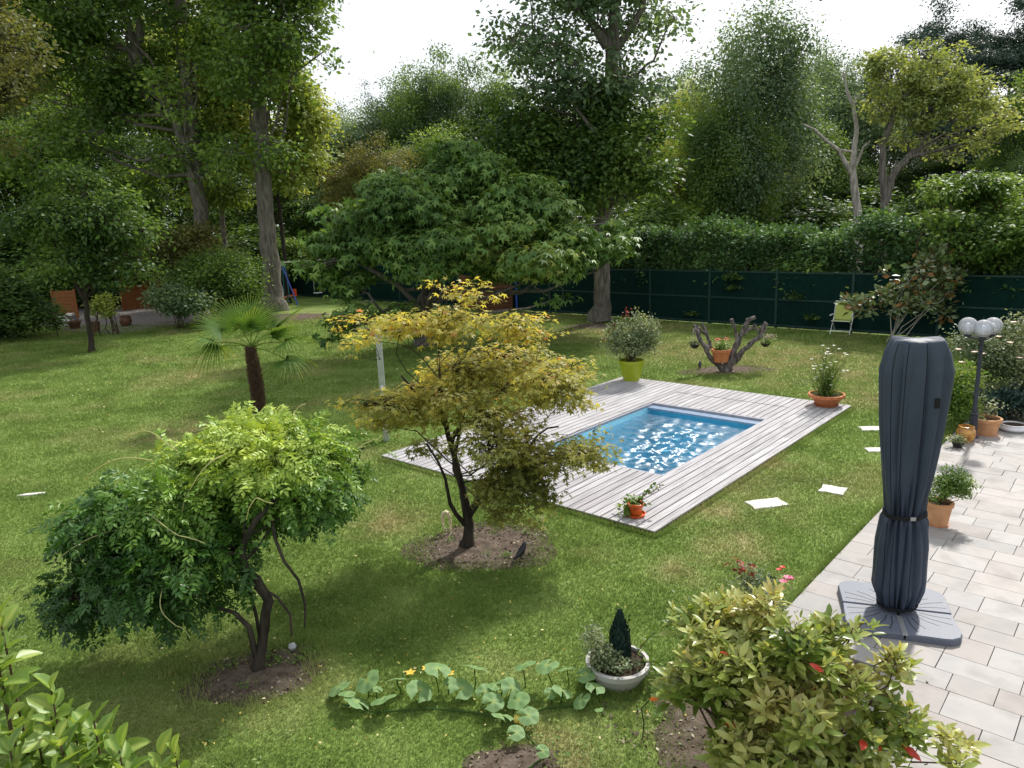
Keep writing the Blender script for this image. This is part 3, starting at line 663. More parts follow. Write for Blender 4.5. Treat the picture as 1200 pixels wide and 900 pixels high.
# ------------------------------------------------------------------ the yellow maple by the deck
b = G(547, 641); Ym = b[1]
mbl = [blob_px(513, 334, Ym, 9, 9), blob_px(554, 330, Ym, 9, 10), blob_px(535, 348, Ym, 22, 12), blob_px(440, 470, Ym - .2, 34, 14), blob_px(470, 385, Ym - .1, 62, 26), blob_px(555, 385, Ym, 60, 34), blob_px(548, 350, Ym, 24, 22), blob_px(425, 400, Ym - .3, 26, 20), blob_px(620, 440, Ym - .2, 62, 34), blob_px(660, 470, Ym, 46, 36),
       blob_px(500, 470, Ym - .4, 84, 30), blob_px(455, 500, Ym - .1, 50, 22), blob_px(580, 505, Ym - .5, 62, 36), blob_px(640, 535, Ym - .3, 52, 32), blob_px(560, 440, Ym + .2, 80, 34), blob_px(675, 510, Ym + .3, 30, 26)]
mbl = [(c_, r_ * np.array([1.12, 1.12, .8])) for c_, r_ in mbl]
b2 = [blob_px(590, 565, Ym - .5, 38, 30), blob_px(597, 600, Ym - .5, 22, 16), blob_px(640, 560, Ym - .3, 24, 28), blob_px(500, 520, Ym + .4, 26, 14), blob_px(632, 600, Ym - .2, 18, 18)]
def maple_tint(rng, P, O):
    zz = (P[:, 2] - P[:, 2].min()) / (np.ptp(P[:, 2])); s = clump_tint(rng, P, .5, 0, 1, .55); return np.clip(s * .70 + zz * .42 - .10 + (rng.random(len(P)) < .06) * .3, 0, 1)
tpts = [b, LP(549, 605, Ym), LP(541, 570, Ym), LP(530, 525, Ym), LP(518, 480, Ym), LP(515, 440, Ym)]
mext = [(curve(LP(545, 615, Ym), LP(500, 520, Ym - .1), R, .02, .05, 7), np.linspace(.032, .012, 7)), (curve(LP(548, 606, Ym), LP(585, 545, Ym - .2), R, .0, .05, 7), np.linspace(.05, .02, 7)),
        (curve(LP(528, 520, Ym), LP(575, 468, Ym - .1), R, .0, .05, 7), np.linspace(.04, .015, 7)), (curve(LP(537, 560, Ym), LP(545, 480, Ym), R, -.03, .05, 7), np.linspace(.035, .015, 7)),
        (curve(LP(522, 498, Ym), LP(470, 440, Ym), R, .03, .05, 7), np.linspace(.035, .012, 7)), (curve(LP(585, 545, Ym - .2), LP(655, 500, Ym - .1), R, .03, .06, 7), np.linspace(.02, .01, 7))]
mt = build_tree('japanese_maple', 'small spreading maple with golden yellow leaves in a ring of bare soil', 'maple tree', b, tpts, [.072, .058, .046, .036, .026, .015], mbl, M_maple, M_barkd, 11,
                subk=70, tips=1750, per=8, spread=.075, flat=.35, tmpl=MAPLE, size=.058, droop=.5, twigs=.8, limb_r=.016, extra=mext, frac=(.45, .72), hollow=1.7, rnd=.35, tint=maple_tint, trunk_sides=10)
rng = np.random.default_rng(12); sb = sub_blobs(rng, b2, 16, (.4, .6)); tips_, ids, P, O = crown_points(rng, sb, 210, 14, .08, .6)
D, Nn = leaf_frames(rng, P, O, .7, 1, .5); V, Fa, tv = scatter(MAPLE, P, D, Nn, .06 * rng.uniform(.7, 1.2, len(P)), clump_tint(rng, P, .3))
mk('lower_foliage', V - b, Fa, M_maplei, mt, tv)
V, Fa = cat([tube(curve(LP(560, 585, Ym), c, rng, .02, .1, 5), np.linspace(.014, .004, 5), 4) for c, r in sb]); mk('lower_twigs', V - b, Fa, M_barkd, mt)

# ------------------------------------------------------------------ the wisteria
b = G(302, 785); Yw = b[1]
wb = [blob_px(300, 530, Yw + .9, 88, 34, 70), blob_px(362, 560, Yw + .7, 58, 38, 55), blob_px(225, 580, Yw + .6, 92, 42, 80), blob_px(160, 630, Yw + .4, 82, 46, 70), blob_px(120, 680, Yw + .2, 58, 40, 50),
      blob_px(232, 636, Yw + .2, 62, 38, 70), blob_px(190, 688, Yw - .1, 70, 26, 60), blob_px(330, 510, Yw + 1.0, 60, 20, 50), blob_px(228, 690, Yw + .1, 40, 24, 40), blob_px(400, 535, Yw + .9, 28, 18), blob_px(350, 576, Yw + .6, 46, 14, 40)]
def wist_light_tint(rng, P, O):
    zz = (P[:, 2] - P[:, 2].min()) / (np.ptp(P[:, 2])); return np.clip(clump_tint(rng, P, .45, 0, 1, .6) * .5 + zz ** 1.8 * .85 - .12, 0, 1)  # leaf colour turns lime upward and dark below, imitating lit top and shaded underside
wt = [b, LP(308, 745, Yw), LP(314, 705, Yw), LP(300, 680, Yw), LP(286, 665, Yw), LP(284, 640, Yw), LP(300, 610, Yw), LP(325, 580, Yw + .3)]
wext = [(np.array([LP(300, 770, Yw), LP(292, 735, Yw - .1), LP(275, 718, Yw - .1), LP(255, 712, Yw - .1)]), [.03, .025, .02, .012]),
        (np.array([LP(306, 755, Yw), LP(300, 720, Yw + .1), LP(292, 690, Yw + .1), LP(284, 668, Yw)]), [.018, .016, .014, .012]),
        (np.array([LP(357, 735, Yw), LP(358, 710, Yw), LP(350, 680, Yw), LP(333, 658, Yw), LP(322, 630, Yw), LP(318, 605, Yw + .2)]), [.008, .012, .013, .014, .015, .016]),
        (np.array([LP(342, 745, Yw - .1), LP(340, 720, Yw - .1), LP(325, 700, Yw), LP(305, 688, Yw), LP(288, 678, Yw)]), [.01, .011, .012, .012, .012]),
        (np.array([LP(300, 612, Yw), LP(280, 648, Yw), LP(262, 650, Yw), LP(240, 648, Yw)]), [.02, .018, .014, .01]),
        (np.array([LP(325, 580, Yw + .3), LP(335, 560, Yw + .5), LP(330, 540, Yw + .8)]), [.024, .02, .012])]
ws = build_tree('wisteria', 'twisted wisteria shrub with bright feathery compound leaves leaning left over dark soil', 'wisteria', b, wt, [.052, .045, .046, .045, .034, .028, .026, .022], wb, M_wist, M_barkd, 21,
                subk=90, tips=1000, per=7, spread=.11, flat=.6, tmpl=PINN, size=.225, droop=.45, twigs=.5, limb_r=.018, extra=wext, frac=(.22, .44), rnd=.6, outw=.9, tint=wist_light_tint, trunk_sides=10, fleck=.6, lo=.6)
tn_ = []
for k, (a_, c_) in enumerate((((270, 530, .3), (215, 598, 0)), ((150, 600, .1), (238, 635, -.3)), ((140, 620, 0), (50, 680, -.1)), ((190, 690, -.3), (212, 755, -.5)), ((395, 560, .9), (440, 520, 1.2)), ((320, 590, 0), (288, 605, -.2)), ((210, 530, .6), (150, 508, .7)), ((180, 540, .6), (100, 560, .6)), ((350, 520, 1.0), (352, 476, 1.1)))):
    p0 = LP(a_[0], a_[1], Yw + a_[2]); p1 = LP(c_[0], c_[1], Yw + c_[2]); q = curve(p0, p1, R, .0, .0, 16); tq = np.linspace(0, 1, 16)[:, None]; q = q + .05 * np.sin(tq * 5 + k) * tq * [1, .3, 1] + np.array([0, -.10, .12]) * np.sin(tq * 3.14); q[-4:] += np.array([[0, 0, 0], [.01, 0, .015], [.025, 0, .015], [.03, 0, 0]]); tn_.append(tube(q, np.linspace(.006, .0035, 16), 5))
V, Fa = cat(tn_); mk('tendrils', V - b, Fa, leafmat('pale_tendril', [(0, (.5, .5, .28)), (1, (.6, .6, .35))]), ws)
MB().lathe([(.0, 0), (.03, .01), (.042, .04), (.03, .07), (0, .08)], 12, cap=False).build('glass_float', M_globe, None, True); o = bpy.data.objects['glass_float']; o.location = G(343, 762); tag(o, 'small glass ball lying on the soil beside the wisteria stem', 'glass ball')

# ------------------------------------------------------------------ the big sweetgum in the middle of the garden
Ys = 24.5
sbl = [blob_px(388, 248, Ys - .5, 26, 14), blob_px(365, 312, Ys - 1.5, 24, 14), blob_px(728, 292, Ys - .5, 16, 9), blob_px(712, 262, Ys, 20, 12), blob_px(540, 174, Ys, 24, 8), blob_px(430, 215, Ys, 34, 14), blob_px(655, 350, Ys - 2, 20, 9), blob_px(385, 388, Ys - 2.4, 20, 10), blob_px(545, 195, Ys, 55, 24), blob_px(470, 245, Ys - .5, 85, 42), blob_px(590, 235, Ys - .5, 85, 42), blob_px(400, 290, Ys - 1, 45, 34), blob_px(500, 295, Ys - 1.5, 95, 34), blob_px(620, 290, Ys - 1.5, 90, 36), blob_px(690, 290, Ys - .5, 42, 24),
       blob_px(660, 325, Ys - 2, 38, 16), blob_px(420, 340, Ys - 1, 45, 26), blob_px(415, 368, Ys - 2.2, 40, 18), blob_px(470, 375, Ys - 2, 34, 14), blob_px(520, 315, Ys - 2.4, 46, 12)]
b = np.array([LP(497, 385, Ys)[0], Ys, 0.0]); top = LP(535, 185, Ys)
b_ = b + [0, 0, 0]
tt = [b, b + [.1, 0, 1.5], b + (top - b) * .5, top]
build_tree('sweetgum_tree', 'broad dark green glossy star leaved tree spreading low in the middle of the garden', 'tree', b, tt, [.30, .24, .15, .03], sbl, M_sweet, M_bark, 31,
           outn=.7, upn=.7, subk=105, tips=1950, per=14, spread=.25, flat=.35, tmpl=SWEET, size=.19, droop=1.0, twigs=.7, limb_r=.1, frac=(.22, .48), rnd=.35, outw=.8, lo=.12)

# ------------------------------------------------------------------ the tall trees
def tall(name, label, px_base, base, pts, rad, blobs, lm, seed, **kw):
    return build_tree(name, label, 'tree', base, pts, rad, blobs, lm, M_bark, seed, **kw)
# left big trunk
b = G(322, 364); Y = b[1]
pts = [b, LP(318, 340, Y), LP(313, 270, Y), LP(308, 200, Y), LP(303, 130, Y), LP(297, 60, Y), LP(290, -60, Y)]
mpp = 1 / ppm(b)
ext = [(np.array([LP(298, 72, Y), LP(312, 50, Y), LP(330, 10, Y), LP(345, -70, Y)]), [7 * mpp, 6 * mpp, 5 * mpp, 3 * mpp]), (np.array([LP(299, 80, Y), LP(275, 60, Y), LP(262, 30, Y), LP(255, -40, Y)]), [6 * mpp, 5 * mpp, 4 * mpp, 3 * mpp])]
bl = [blob_px(300, 40, Y, 55, 50), blob_px(360, 30, Y - 1, 38, 30), blob_px(380, 60, Y - 1, 22, 26), blob_px(300, -60, Y, 110, 60), blob_px(345, 95, Y, 22, 24), blob_px(290, 120, Y - 2, 34, 40), blob_px(318, 170, Y - 1.5, 34, 34), blob_px(270, 180, Y - 1.5, 30, 26), blob_px(335, 205, Y, 24, 18), blob_px(300, 60, Y - 2, 50, 34)]
tall('oak_tree', 'tall tree with straight grey trunk beside the swing set, crown beyond the picture top', None, b, pts, [12.5 * mpp, 10.8 * mpp, 9.3 * mpp, 8.6 * mpp, 7.5 * mpp, 6.5 * mpp, 4 * mpp], bl, M_far[2], 41,
     outn=1.0, upn=.45, rnd=.4, subk=80, tips=2000, per=24, spread=.45, flat=.5, size=.25, extra=ext, lo=.5, limb_r=.12)
# sunlit lower foliage beside it: a separate tree, sunlight imitated by yellow green leaf colour
FARN = dict(outn=1.0, upn=.45, rnd=.4)
def simple_tree(name, label, u, v, Y, r, blobs, lm, seed, bark=M_barkd, **kw):
    k = ppm(LP(u, v, Y)); b = np.array([LP(u, v, Y)[0], Y, 0.0]); top = max(c[2] for c, _ in blobs); bx = np.mean([c for c, _ in blobs], 0)
    pts = [b, b + [(bx[0] - b[0]) * .15, 0, top * .3], [b[0] + (bx[0] - b[0]) * .6, (bx[1] + b[1]) / 2, top * .65], [bx[0], bx[1], top * .93]]
    a = dict(subk=40, tips=700, per=24, spread=.4, flat=.5, size=.24, lo=.25, **FARN); a.update(kw)
    return build_tree(name, label, 'tree', b, pts, [r, r * .8, r * .55, r * .15], blobs, lm, bark, seed, **a)
simple_tree('lime_tree', 'tree coloured yellow green as if sunlit, close behind the straight grey trunk', 338, 350, 41, .13, [blob_px(350, 130, 40, 34, 50), blob_px(340, 190, 40, 38, 42), blob_px(365, 165, 40, 26, 40), blob_px(330, 80, 40, 30, 30), blob_px(255, 225, 41, 40, 24), blob_px(270, 130, 41, 36, 60)], M_far[3], 42, tips=1000, subk=50)
# the arching trunk further left
Y = 39.0; b = np.array([LP(246, 350, Y)[0], Y, 0]); mpp = 1 / ppm(LP(240, 250, Y))
pts = [b, LP(240, 290, Y), LP(234, 240, Y), LP(226, 195, Y), LP(205, 140, Y), LP(170, 85, Y), (LP(150, 30, Y)), LP(135, -40, Y)]
ext = [(np.array([LP(228, 200, Y), LP(222, 120, Y), LP(214, 50, Y), LP(208, -60, Y)]), [9 * mpp, 8 * mpp, 7 * mpp, 5 * mpp]), (np.array([LP(168, 82, Y), LP(155, 60, Y), LP(130, 52, Y), LP(90, 40, Y)]), [6 * mpp, 5 * mpp, 4 * mpp, 2 * mpp]), (np.array([LP(160, 60, Y), LP(165, 30, Y), LP(150, 0, Y), LP(145, -40, Y)]), [6 * mpp, 5 * mpp, 4 * mpp, 3 * mpp]),
       (np.array([LP(205, 140, Y), LP(185, 130, Y), LP(160, 100, Y), LP(150, 60, Y)]), [5 * mpp, 4 * mpp, 3 * mpp, 2 * mpp])]
bl = [blob_px(120, 60, Y, 95, 55), blob_px(220, 30, Y, 60, 45), blob_px(180, 130, Y + 1, 75, 45), blob_px(60, 120, Y, 60, 60), blob_px(240, 160, Y + 1, 50, 40), blob_px(120, -50, Y, 170, 60), blob_px(60, 10, Y, 70, 50), blob_px(200, 210, Y + 2, 60, 34), blob_px(215, 110, Y - 2, 34, 40), blob_px(190, 180, Y - 2, 46, 26), blob_px(110, 170, Y - 1, 60, 36), blob_px(240, 70, Y - 2, 36, 36), blob_px(238, 205, Y - 1.5, 26, 18), blob_px(20, 180, Y, 50, 44), blob_px(90, 110, Y, 50, 40)]
tall('leaning_oak_tree', 'large dark tree with arching limbs behind the green bushes at the left', None, b, pts, [10 * mpp, 9 * mpp, 8.5 * mpp, 7 * mpp, 5.5 * mpp, 5 * mpp, 4 * mpp, 3 * mpp], bl, M_far[2], 43,
     outn=1.0, upn=.45, rnd=.4, subk=95, tips=2600, per=24, spread=.5, flat=.45, size=.26, extra=ext, lo=.4, limb_r=.14)
b = np.array([LP(268, 345, 43)[0], 43, 0])
simple_tree('thin_tree', 'thin straight trunked tree between the two big left trunks', 268, 345, 43, .17, [blob_px(262, 90, 43, 45, 60), blob_px(240, -20, 43, 60, 60), blob_px(285, 180, 44, 34, 30)], M_far[0], 44, bark=M_bark)
# near overhanging tree at the left edge
simple_tree('edge_tree', 'tree at the far left edge with yellowing sprays of leaves hanging in', -70, 380, 27, .2, [blob_px(20, 40, 26, 42, 45), blob_px(-40, 60, 27, 70, 90), blob_px(15, 100, 26, 36, 34), blob_px(-20, 150, 27, 40, 30), blob_px(-50, -40, 27, 90, 50)], M_far[4], 45, tips=900, spread=.3, size=.17)
# centre tall tree
b = G(703, 377); Y = b[1]; mpp = 1 / ppm(b)
pts = [b, LP(704, 350, Y), LP(706, 290, Y), LP(708, 230, Y), LP(712, 170, Y), LP(716, 100, Y), LP(719, 30, Y), LP(722, -70, Y)]
ext = [(np.array([LP(712, 55, Y), LP(700, 35, Y), LP(690, 22, Y), LP(668, 5, Y), LP(650, -30, Y)]), [6 * mpp, 5 * mpp, 4 * mpp, 3 * mpp, 2 * mpp]), (np.array([LP(717, 65, Y), LP(735, 40, Y), LP(752, 10, Y), LP(765, -40, Y)]), [5 * mpp, 4 * mpp, 3 * mpp, 2 * mpp]),
       (np.array([LP(709, 210, Y), LP(670, 170, Y), LP(640, 150, Y)]), [6 * mpp, 4 * mpp, 2 * mpp]), (np.array([LP(707, 240, Y), LP(745, 195, Y), LP(770, 170, Y)]), [6 * mpp, 4 * mpp, 2 * mpp])]
bl = [blob_px(640, 60, Y, 78, 44), blob_px(600, 15, Y - 1, 50, 30), blob_px(700, 20, Y, 95, 42), blob_px(785, 25, Y - 1, 48, 30), blob_px(690, 95, Y, 110, 36), blob_px(735, 65, Y - 1, 40, 24), blob_px(600, 100, Y, 40, 22), blob_px(760, 110, Y, 40, 30),
      blob_px(690, -70, Y, 130, 60)]
bl2 = [blob_px(640, 165, Y, 70, 40), blob_px(720, 160, Y, 75, 48), blob_px(680, 205, Y, 80, 36), blob_px(755, 180, Y - .5, 34, 46), blob_px(600, 145, Y, 42, 32)]
t = tall('plane_tree', 'very tall tree with pale grey trunk in front of the dark green fence', None, b, pts, [11 * mpp, 9.6 * mpp, 9 * mpp, 8.5 * mpp, 7.8 * mpp, 7.2 * mpp, 6 * mpp, 3 * mpp], bl, M_far[1], 46,
     outn=.9, upn=.45, rnd=.45, subk=85, tips=1250, per=17, spread=.34, flat=.5, size=.21, extra=ext, lo=.45, limb_r=.10)
rng = np.random.default_rng(47); sb = sub_blobs(rng, bl2, 50); tips_, ids, P, O = crown_points(rng, sb, 1000, 22, .42, .5)
D, Nn = leaf_frames(rng, P, O, .3); V, Fa, tv = scatter(LEAF2, P, D, Nn, .22 * rng.uniform(.7, 1.2, len(P)), clump_tint(rng, P, 1.4)); mk('lower_crown', V - b, Fa, M_far[0], t, tv)
V, Fa = cat([tube(curve(LP(710, 190 + rng.uniform(-20, 60), Y), c, rng, .02, .1, 5), np.linspace(.09, .02, 5), 5) for c, r in sb]); mk('lower_limbs', V - b, Fa, M_bark, t, smooth=True)
# cherry tree at the left
b = G(108, 413); Y = b[1]; mpp = 1 / ppm(b)
pts = [b, LP(105, 385, Y), LP(100, 350, Y), LP(98, 320, Y), LP(98, 280, Y), LP(95, 230, Y)]
bl = [blob_px(100, 215, Y, 26, 20), blob_px(28, 268, Y, 20, 24), blob_px(160, 300, Y, 22, 30), blob_px(85, 225, Y, 45, 34), blob_px(55, 260, Y, 42, 38), blob_px(130, 265, Y, 46, 42), blob_px(60, 300, Y, 40, 26), blob_px(120, 305, Y - .5, 54, 28), blob_px(95, 270, Y, 50, 50), blob_px(140, 325, Y - .5, 30, 18)]
ext = [(np.array([LP(99, 350, Y), LP(88, 330, Y), LP(75, 305, Y), LP(60, 280, Y)]), [.1, .08, .06, .03]), (np.array([LP(99, 350, Y), LP(115, 335, Y), LP(140, 325, Y)]), [.07, .05, .02])]
build_tree('cherry_tree', 'dark leaved fruit tree with slim dark trunk alone on the left lawn', 'tree', b, pts, [.105, .09, .085, .07, .045, .02], bl, M_far[0], M_barkd, 48, subk=70, tips=900, per=14, spread=.26, flat=.45, size=.17, outn=.8, upn=.6, droop=.6, extra=ext, lo=.4, limb_r=.06, twigs=.6)

# ------------------------------------------------------------------ woods: a few tree kinds, each copied
def far_template(kind, seed):
    rng = np.random.default_rng(seed); parts = []; H = 1.0
    if kind == 'round': bl = [((0, 0, .60), (.36, .36, .28)), ((.2, .05, .5), (.26, .26, .2)), ((-.2, -.06, .52), (.26, .26, .22)), ((.06, 0, .80), (.28, .28, .18)), ((-.12, .08, .76), (.24, .24, .17)), ((0, 0, .32), (.26, .26, .14))]; sp, fl, tips, per = .028, .5, 680, 22
    elif kind == 'tall': bl = [((0, 0, .55), (.22, .22, .35)), ((.05, 0, .82), (.15, .15, .17)), ((-.1, .03, .4), (.2, .2, .2)), ((.1, 0, .3), (.2, .2, .16))]; sp, fl, tips, per = .026, .6, 680, 22
    elif kind == 'weeping': bl = [((0, 0, .55), (.28, .28, .34)), ((.02, 0, .80), (.25, .25, .19)), ((-.1, .05, .74), (.2, .2, .16)), ((.18, 0, .38), (.18, .18, .22)), ((-.2, 0, .4), (.16, .16, .24))]; sp, fl, tips, per = .028, 1.5, 900, 22
    elif kind == 'pine': bl = [((rng.uniform(-.12, .12), rng.uniform(-.12, .12), z), (rr, rr, .035)) for z, rr in ((.96, .09), (.9, .15), (.84, .2), (.76, .23), (.69, .25), (.6, .24), (.52, .22), (.43, .2))]; sp, fl, tips, per = .028, .4, 900, 26
    elif kind == 'spruce': bl = [((0, 0, z), ((1.02 - z) * .30 + .02,) * 2 + (.05,)) for z in np.linspace(.15, .96, 12)]; sp, fl, tips, per = .026, .5, 620, 20
    elif kind == 'open': bl = [((rng.uniform(-.3, .3), rng.uniform(-.3, .3), rng.uniform(.42, .9)), (.12, .12, .07)) for _ in range(20)]; sp, fl, tips, per = .034, .4, 480, 22
    else: bl = [((0, 0, .42), (.42, .42, .40)), ((.2, .1, .3), (.3, .3, .26)), ((-.2, 0, .3), (.32, .3, .26)), ((0, 0, .7), (.22, .22, .25))]; sp, fl, tips, per = .05, .7, 480, 20
    sb = sub_blobs(rng, bl, {'pine': 44, 'spruce': 52, 'open': 40, 'weeping': 52}.get(kind, 44), (.26, .42)); sb += [(np.array(c) + [rng.normal() * .02, rng.normal() * .02, r[2] * .75], np.array(r) * .32) for c, r in bl]; sb = [(np.array(c), np.array(r)) for c, r in sb]
    tp = np.array([(0, 0, 0), (.01, 0, .25), (-.01, .01, .5), (.0, .0, .72)]); r0 = .012 if kind != 'bush' else .01
    tr = tube(np.array([np.interp(np.linspace(0, 1, 9), np.linspace(0, 1, 4), tp[:, i]) for i in range(3)]).T, np.linspace(r0 * 1.2, r0 * .3, 9), 8)
    lb = [tube(p, r * .8, 4) for p, r in limbs(rng, tp, sb, r0 * .45, lo=.2 if kind in ('round', 'bush', 'weeping') else .35)]
    V1, F1 = cat([tr] + lb)
    tips_, ids, P, O = crown_points(rng, sb, int(tips * 1.25), int(per * 1.6), sp, fl)
    D, Nn = leaf_frames(rng, P, O, .9 if kind == 'weeping' else .3, .35, .38, .7, 1.15)
    assert len(P) > 0
    tn = clump_tint(rng, P, .12, 0, 1, .5); V2, F2, tv = scatter(LEAF2, P, D, Nn, (.0105 if kind == 'pine' else .0130 if kind != 'bush' else .036) * rng.uniform(.7, 1.3, len(P)), tn)
    return raw_mesh('trunk', V1, F1, None), raw_mesh('crown', V2, F2, None, tv)
TPL = {k: [far_template(k, s + 100) for s in range(n)] for k, n in (('round', 2), ('tall', 2), ('weeping', 1), ('pine', 1), ('spruce', 1), ('open', 1), ('bush', 2))}
def place(kind, var, u, vtop, Y, wpx, lm, name, label, cat_, group=None, bark=M_barkd, rot=None, vbase=None, rng=R):
    """a wood tree standing Y metres away whose top reaches row vtop"""
    P = LP(u, 300, Y); x = P[0]; h = ZAT(x, Y, vtop) * 1.05; wd = wpx / ppm(np.array([x, Y, h / 2])); me = TPL[kind][var % len(TPL[kind])]
    t = thing(name, label, cat_, (x, Y, 0), rng.uniform(0, 6.28) if rot is None else rot, group); t.scale = (wd, wd, h)
    for nm, m_, mt_ in (('trunk', me[0], bark), ('crown', me[1], lm)):
        o = obj(nm, m_, t)
        if not m_.materials: m_.materials.append(mt_)
        o.material_slots[0].link = 'OBJECT'; o.material_slots[0].material = mt_
    return t
g = 'woodland trees behind the garden'
WOODS = [  # kind, var, u, vtop, Y, width px, material, label
 ('tall', 0, 362, 112, 62, 90, 1, 'dull green tree in the gap right of the straight grey trunk, far off'),
 ('spruce', 0, 385, 122, 66, 70, 5, 'dark conifer showing low in the gap of open sky'),
 ('round', 1, 415, 128, 64, 110, 1, 'small far tree at the lowest dip of the skyline'),
 ('spruce', 0, 448, 108, 63, 70, 5, 'dark pointed conifer left of the tall hazy tree'),
 ('round', 1, 480, 92, 60, 130, 1, 'hazy rounded tree behind the bronze topped one'),
 ('round', 0, 542, 58, 58, 150, 1, 'tall hazy tree left of the very tall central tree'),
 ('round', 1, 590, 80, 56, 130, 2, 'green tree half behind the central tree crown'),
 ('round', 0, 440, 158, 46, 135, 4, 'ochre green tree directly behind the sweetgum top'),
 ('round', 1, 520, 150, 50, 150, 2, 'mid green tree rising behind the sweetgum'),
 ('round', 0, 625, 120, 50, 150, 2, 'dark tree behind the left side of the central crown'),
 ('round', 1, 690, 110, 52, 150, 0, 'dark tree straight behind the central trunk'),
 ('round', 0, 760, 130, 47, 110, 3, 'yellow green tree right of the central trunk'),  # its yellow green leaf colour imitates sunlit branches
 ('round', 1, 810, 92, 50, 120, 3, 'yellowish green tree between the central tree and the weeping one'),
 ('round', 1, 385, 132, 60, 150, 1, 'broad far tree filling the low left of the skyline gap'),
 ('round', 0, 468, 104, 59, 170, 1, 'broad hazy tree under the middle of the skyline gap'),
 ('round', 1, 515, 84, 57, 130, 2, 'rounded green tree just left of the tall hazy tree'),
 ('round', 0, 968, 62, 57, 150, 1, 'broad hazy crown between the feathery tree and the bare one'),
 ('round', 1, 925, 95, 52, 120, 2, 'green crown touching the right side of the feathery tree'),
 ('round', 0, 790, 78, 54, 120, 1, 'hazy crown just right of the very tall central tree'),
 ('weeping', 0, 882, 16, 46, 175, 1, 'tall drooping grey green tree with feathery outline above the hedge'),
 ('weeping', 0, 845, 120, 44, 120, 2, 'green drooping tree low beside the feathery one'),
 ('round', 1, 950, 55, 60, 120, 1, 'pale hazy tree between the feathery tree and the dead one'),
 ('round', 1, 985, 70, 58, 120, 1, 'hazy tree rising behind the bare dead tree'),
 ('pine', 0, 1085, 18, 62, 120, 5, 'flat topped pine behind the yellow green tree'),
 ('pine', 0, 1165, -2, 52, 150, 5, 'dark tall pine at the top right corner'),
 ('pine', 0, 1130, 40, 50, 110, 5, 'smaller pine filling the gap between the two tall pines'),
 ('spruce', 0, 1180, 20, 55, 130, 5, 'dark conifer standing behind the tall corner pine'),
 ('spruce', 0, 1215, -20, 50, 130, 5, 'dark conifer cut by the right edge'),
 ('round', 0, 1030, 110, 56, 140, 1, 'bluish tree behind the dead tree fork'),
 ('round', 1, 1130, 120, 55, 130, 0, 'dark tree under the flat topped pine'),
 ('round', 1, 930, 160, 52, 140, 0, 'dark tree in the hollow behind the hedge'),
 ('round', 0, 1000, 175, 54, 150, 0, 'dark tree low behind the bare trunks'),
 ('round', 1, 1075, 180, 52, 150, 0, 'shaded tree right of the bare trunks'),
 ('tall', 0, 1185, 90, 44, 110, 2, 'green tree by the right edge below the tall pine'),
 ('round', 0, 1190, 170, 40, 120, 0, 'dark tree above the big right hand shrub'),
 ('round', 0, 30, -40, 58, 260, 0, 'dark wood tree behind the left edge'),
 ('round', 1, 150, -30, 60, 260, 0, 'dark wood tree behind the arching limbs'),
 ('round', 0, 260, -20, 62, 230, 3, 'green wood tree behind the straight grey trunk'),
 ('tall', 1, -40, 20, 50, 220, 0, 'dark wood tree beyond the left edge'),
 ('round', 1, 60, 90, 50, 200, 0, 'shaded tree in the depths behind the fruit tree'),
 ('round', 0, 150, 120, 52, 190, 0, 'shaded tree behind the wooden screen'),
 ('round', 1, 215, 150, 50, 170, 0, 'shaded tree behind the round green bush'),
 ('round', 0, 290, 170, 54, 170, 0, 'dark tree between the left trunks'),
 ('round', 1, 350, 200, 56, 160, 0, 'dark tree behind the swing set'),
 ('round', 0, 410, 205, 54, 160, 0, 'dark tree behind the left of the sweetgum'),
 ('round', 1, 820, 190, 50, 130, 0, 'dark tree behind the hedge middle'),
]
used = {}
for i, (kd, var, u, vt, Y, wp, mi, lab) in enumerate(WOODS):
    nm = {'round': 'woodland_tree', 'tall': 'poplar_tree', 'weeping': 'birch_tree', 'pine': 'pine_tree', 'spruce': 'spruce_tree'}[kd]
    wf = {'round': 1.25, 'tall': 1.9, 'weeping': 1.7, 'pine': 1.9, 'spruce': 1.7}[kd]
    place(kd, var, u, vt, Y, wp * wf, M_far[mi], nm, lab, nm.split('_')[0] + ' tree' if kd != 'round' else 'tree', g, rng=R)
# yellow-green open tree with its own forked limbs, and the dead one
Y = 36.0; b = np.array([LP(1036, 270, Y)[0], Y, 0]); mpp = 1 / ppm(LP(1040, 200, Y))
pts = [b, LP(1036, 262, Y), LP(1037, 235, Y), LP(1046, 205, Y), LP(1070, 178, Y), LP(1090, 155, Y)]
ext = [(np.array([LP(1037, 235, Y), LP(1034, 205, Y), LP(1035, 170, Y), LP(1050, 125, Y), LP(1075, 95, Y)]), [4 * mpp, 4 * mpp, 3.5 * mpp, 3 * mpp, 2 * mpp]), (np.array([LP(1062, 185, Y), LP(1090, 178, Y), LP(1120, 170, Y), LP(1140, 167, Y)]), [3 * mpp, 2.4 * mpp, 1.8 * mpp, 1 * mpp]),
       (np.array([LP(1070, 178, Y), LP(1092, 165, Y), LP(1110, 155, Y)]), [2 * mpp, 1.5 * mpp, 1 * mpp])]
bl = [blob_px(1040, 70, Y, 24, 16), blob_px(1120, 62, Y, 22, 14), blob_px(1085, 55, Y, 30, 16), blob_px(1190, 125, Y, 24, 18), blob_px(1050, 85, Y, 45, 30), blob_px(1095, 90, Y, 50, 34), blob_px(1030, 120, Y, 32, 26), blob_px(1080, 130, Y, 52, 26), blob_px(1130, 130, Y, 42, 30), blob_px(1175, 150, Y, 34, 24), blob_px(1060, 160, Y, 34, 16), blob_px(1120, 175, Y, 40, 18), blob_px(1160, 100, Y, 22, 20)]
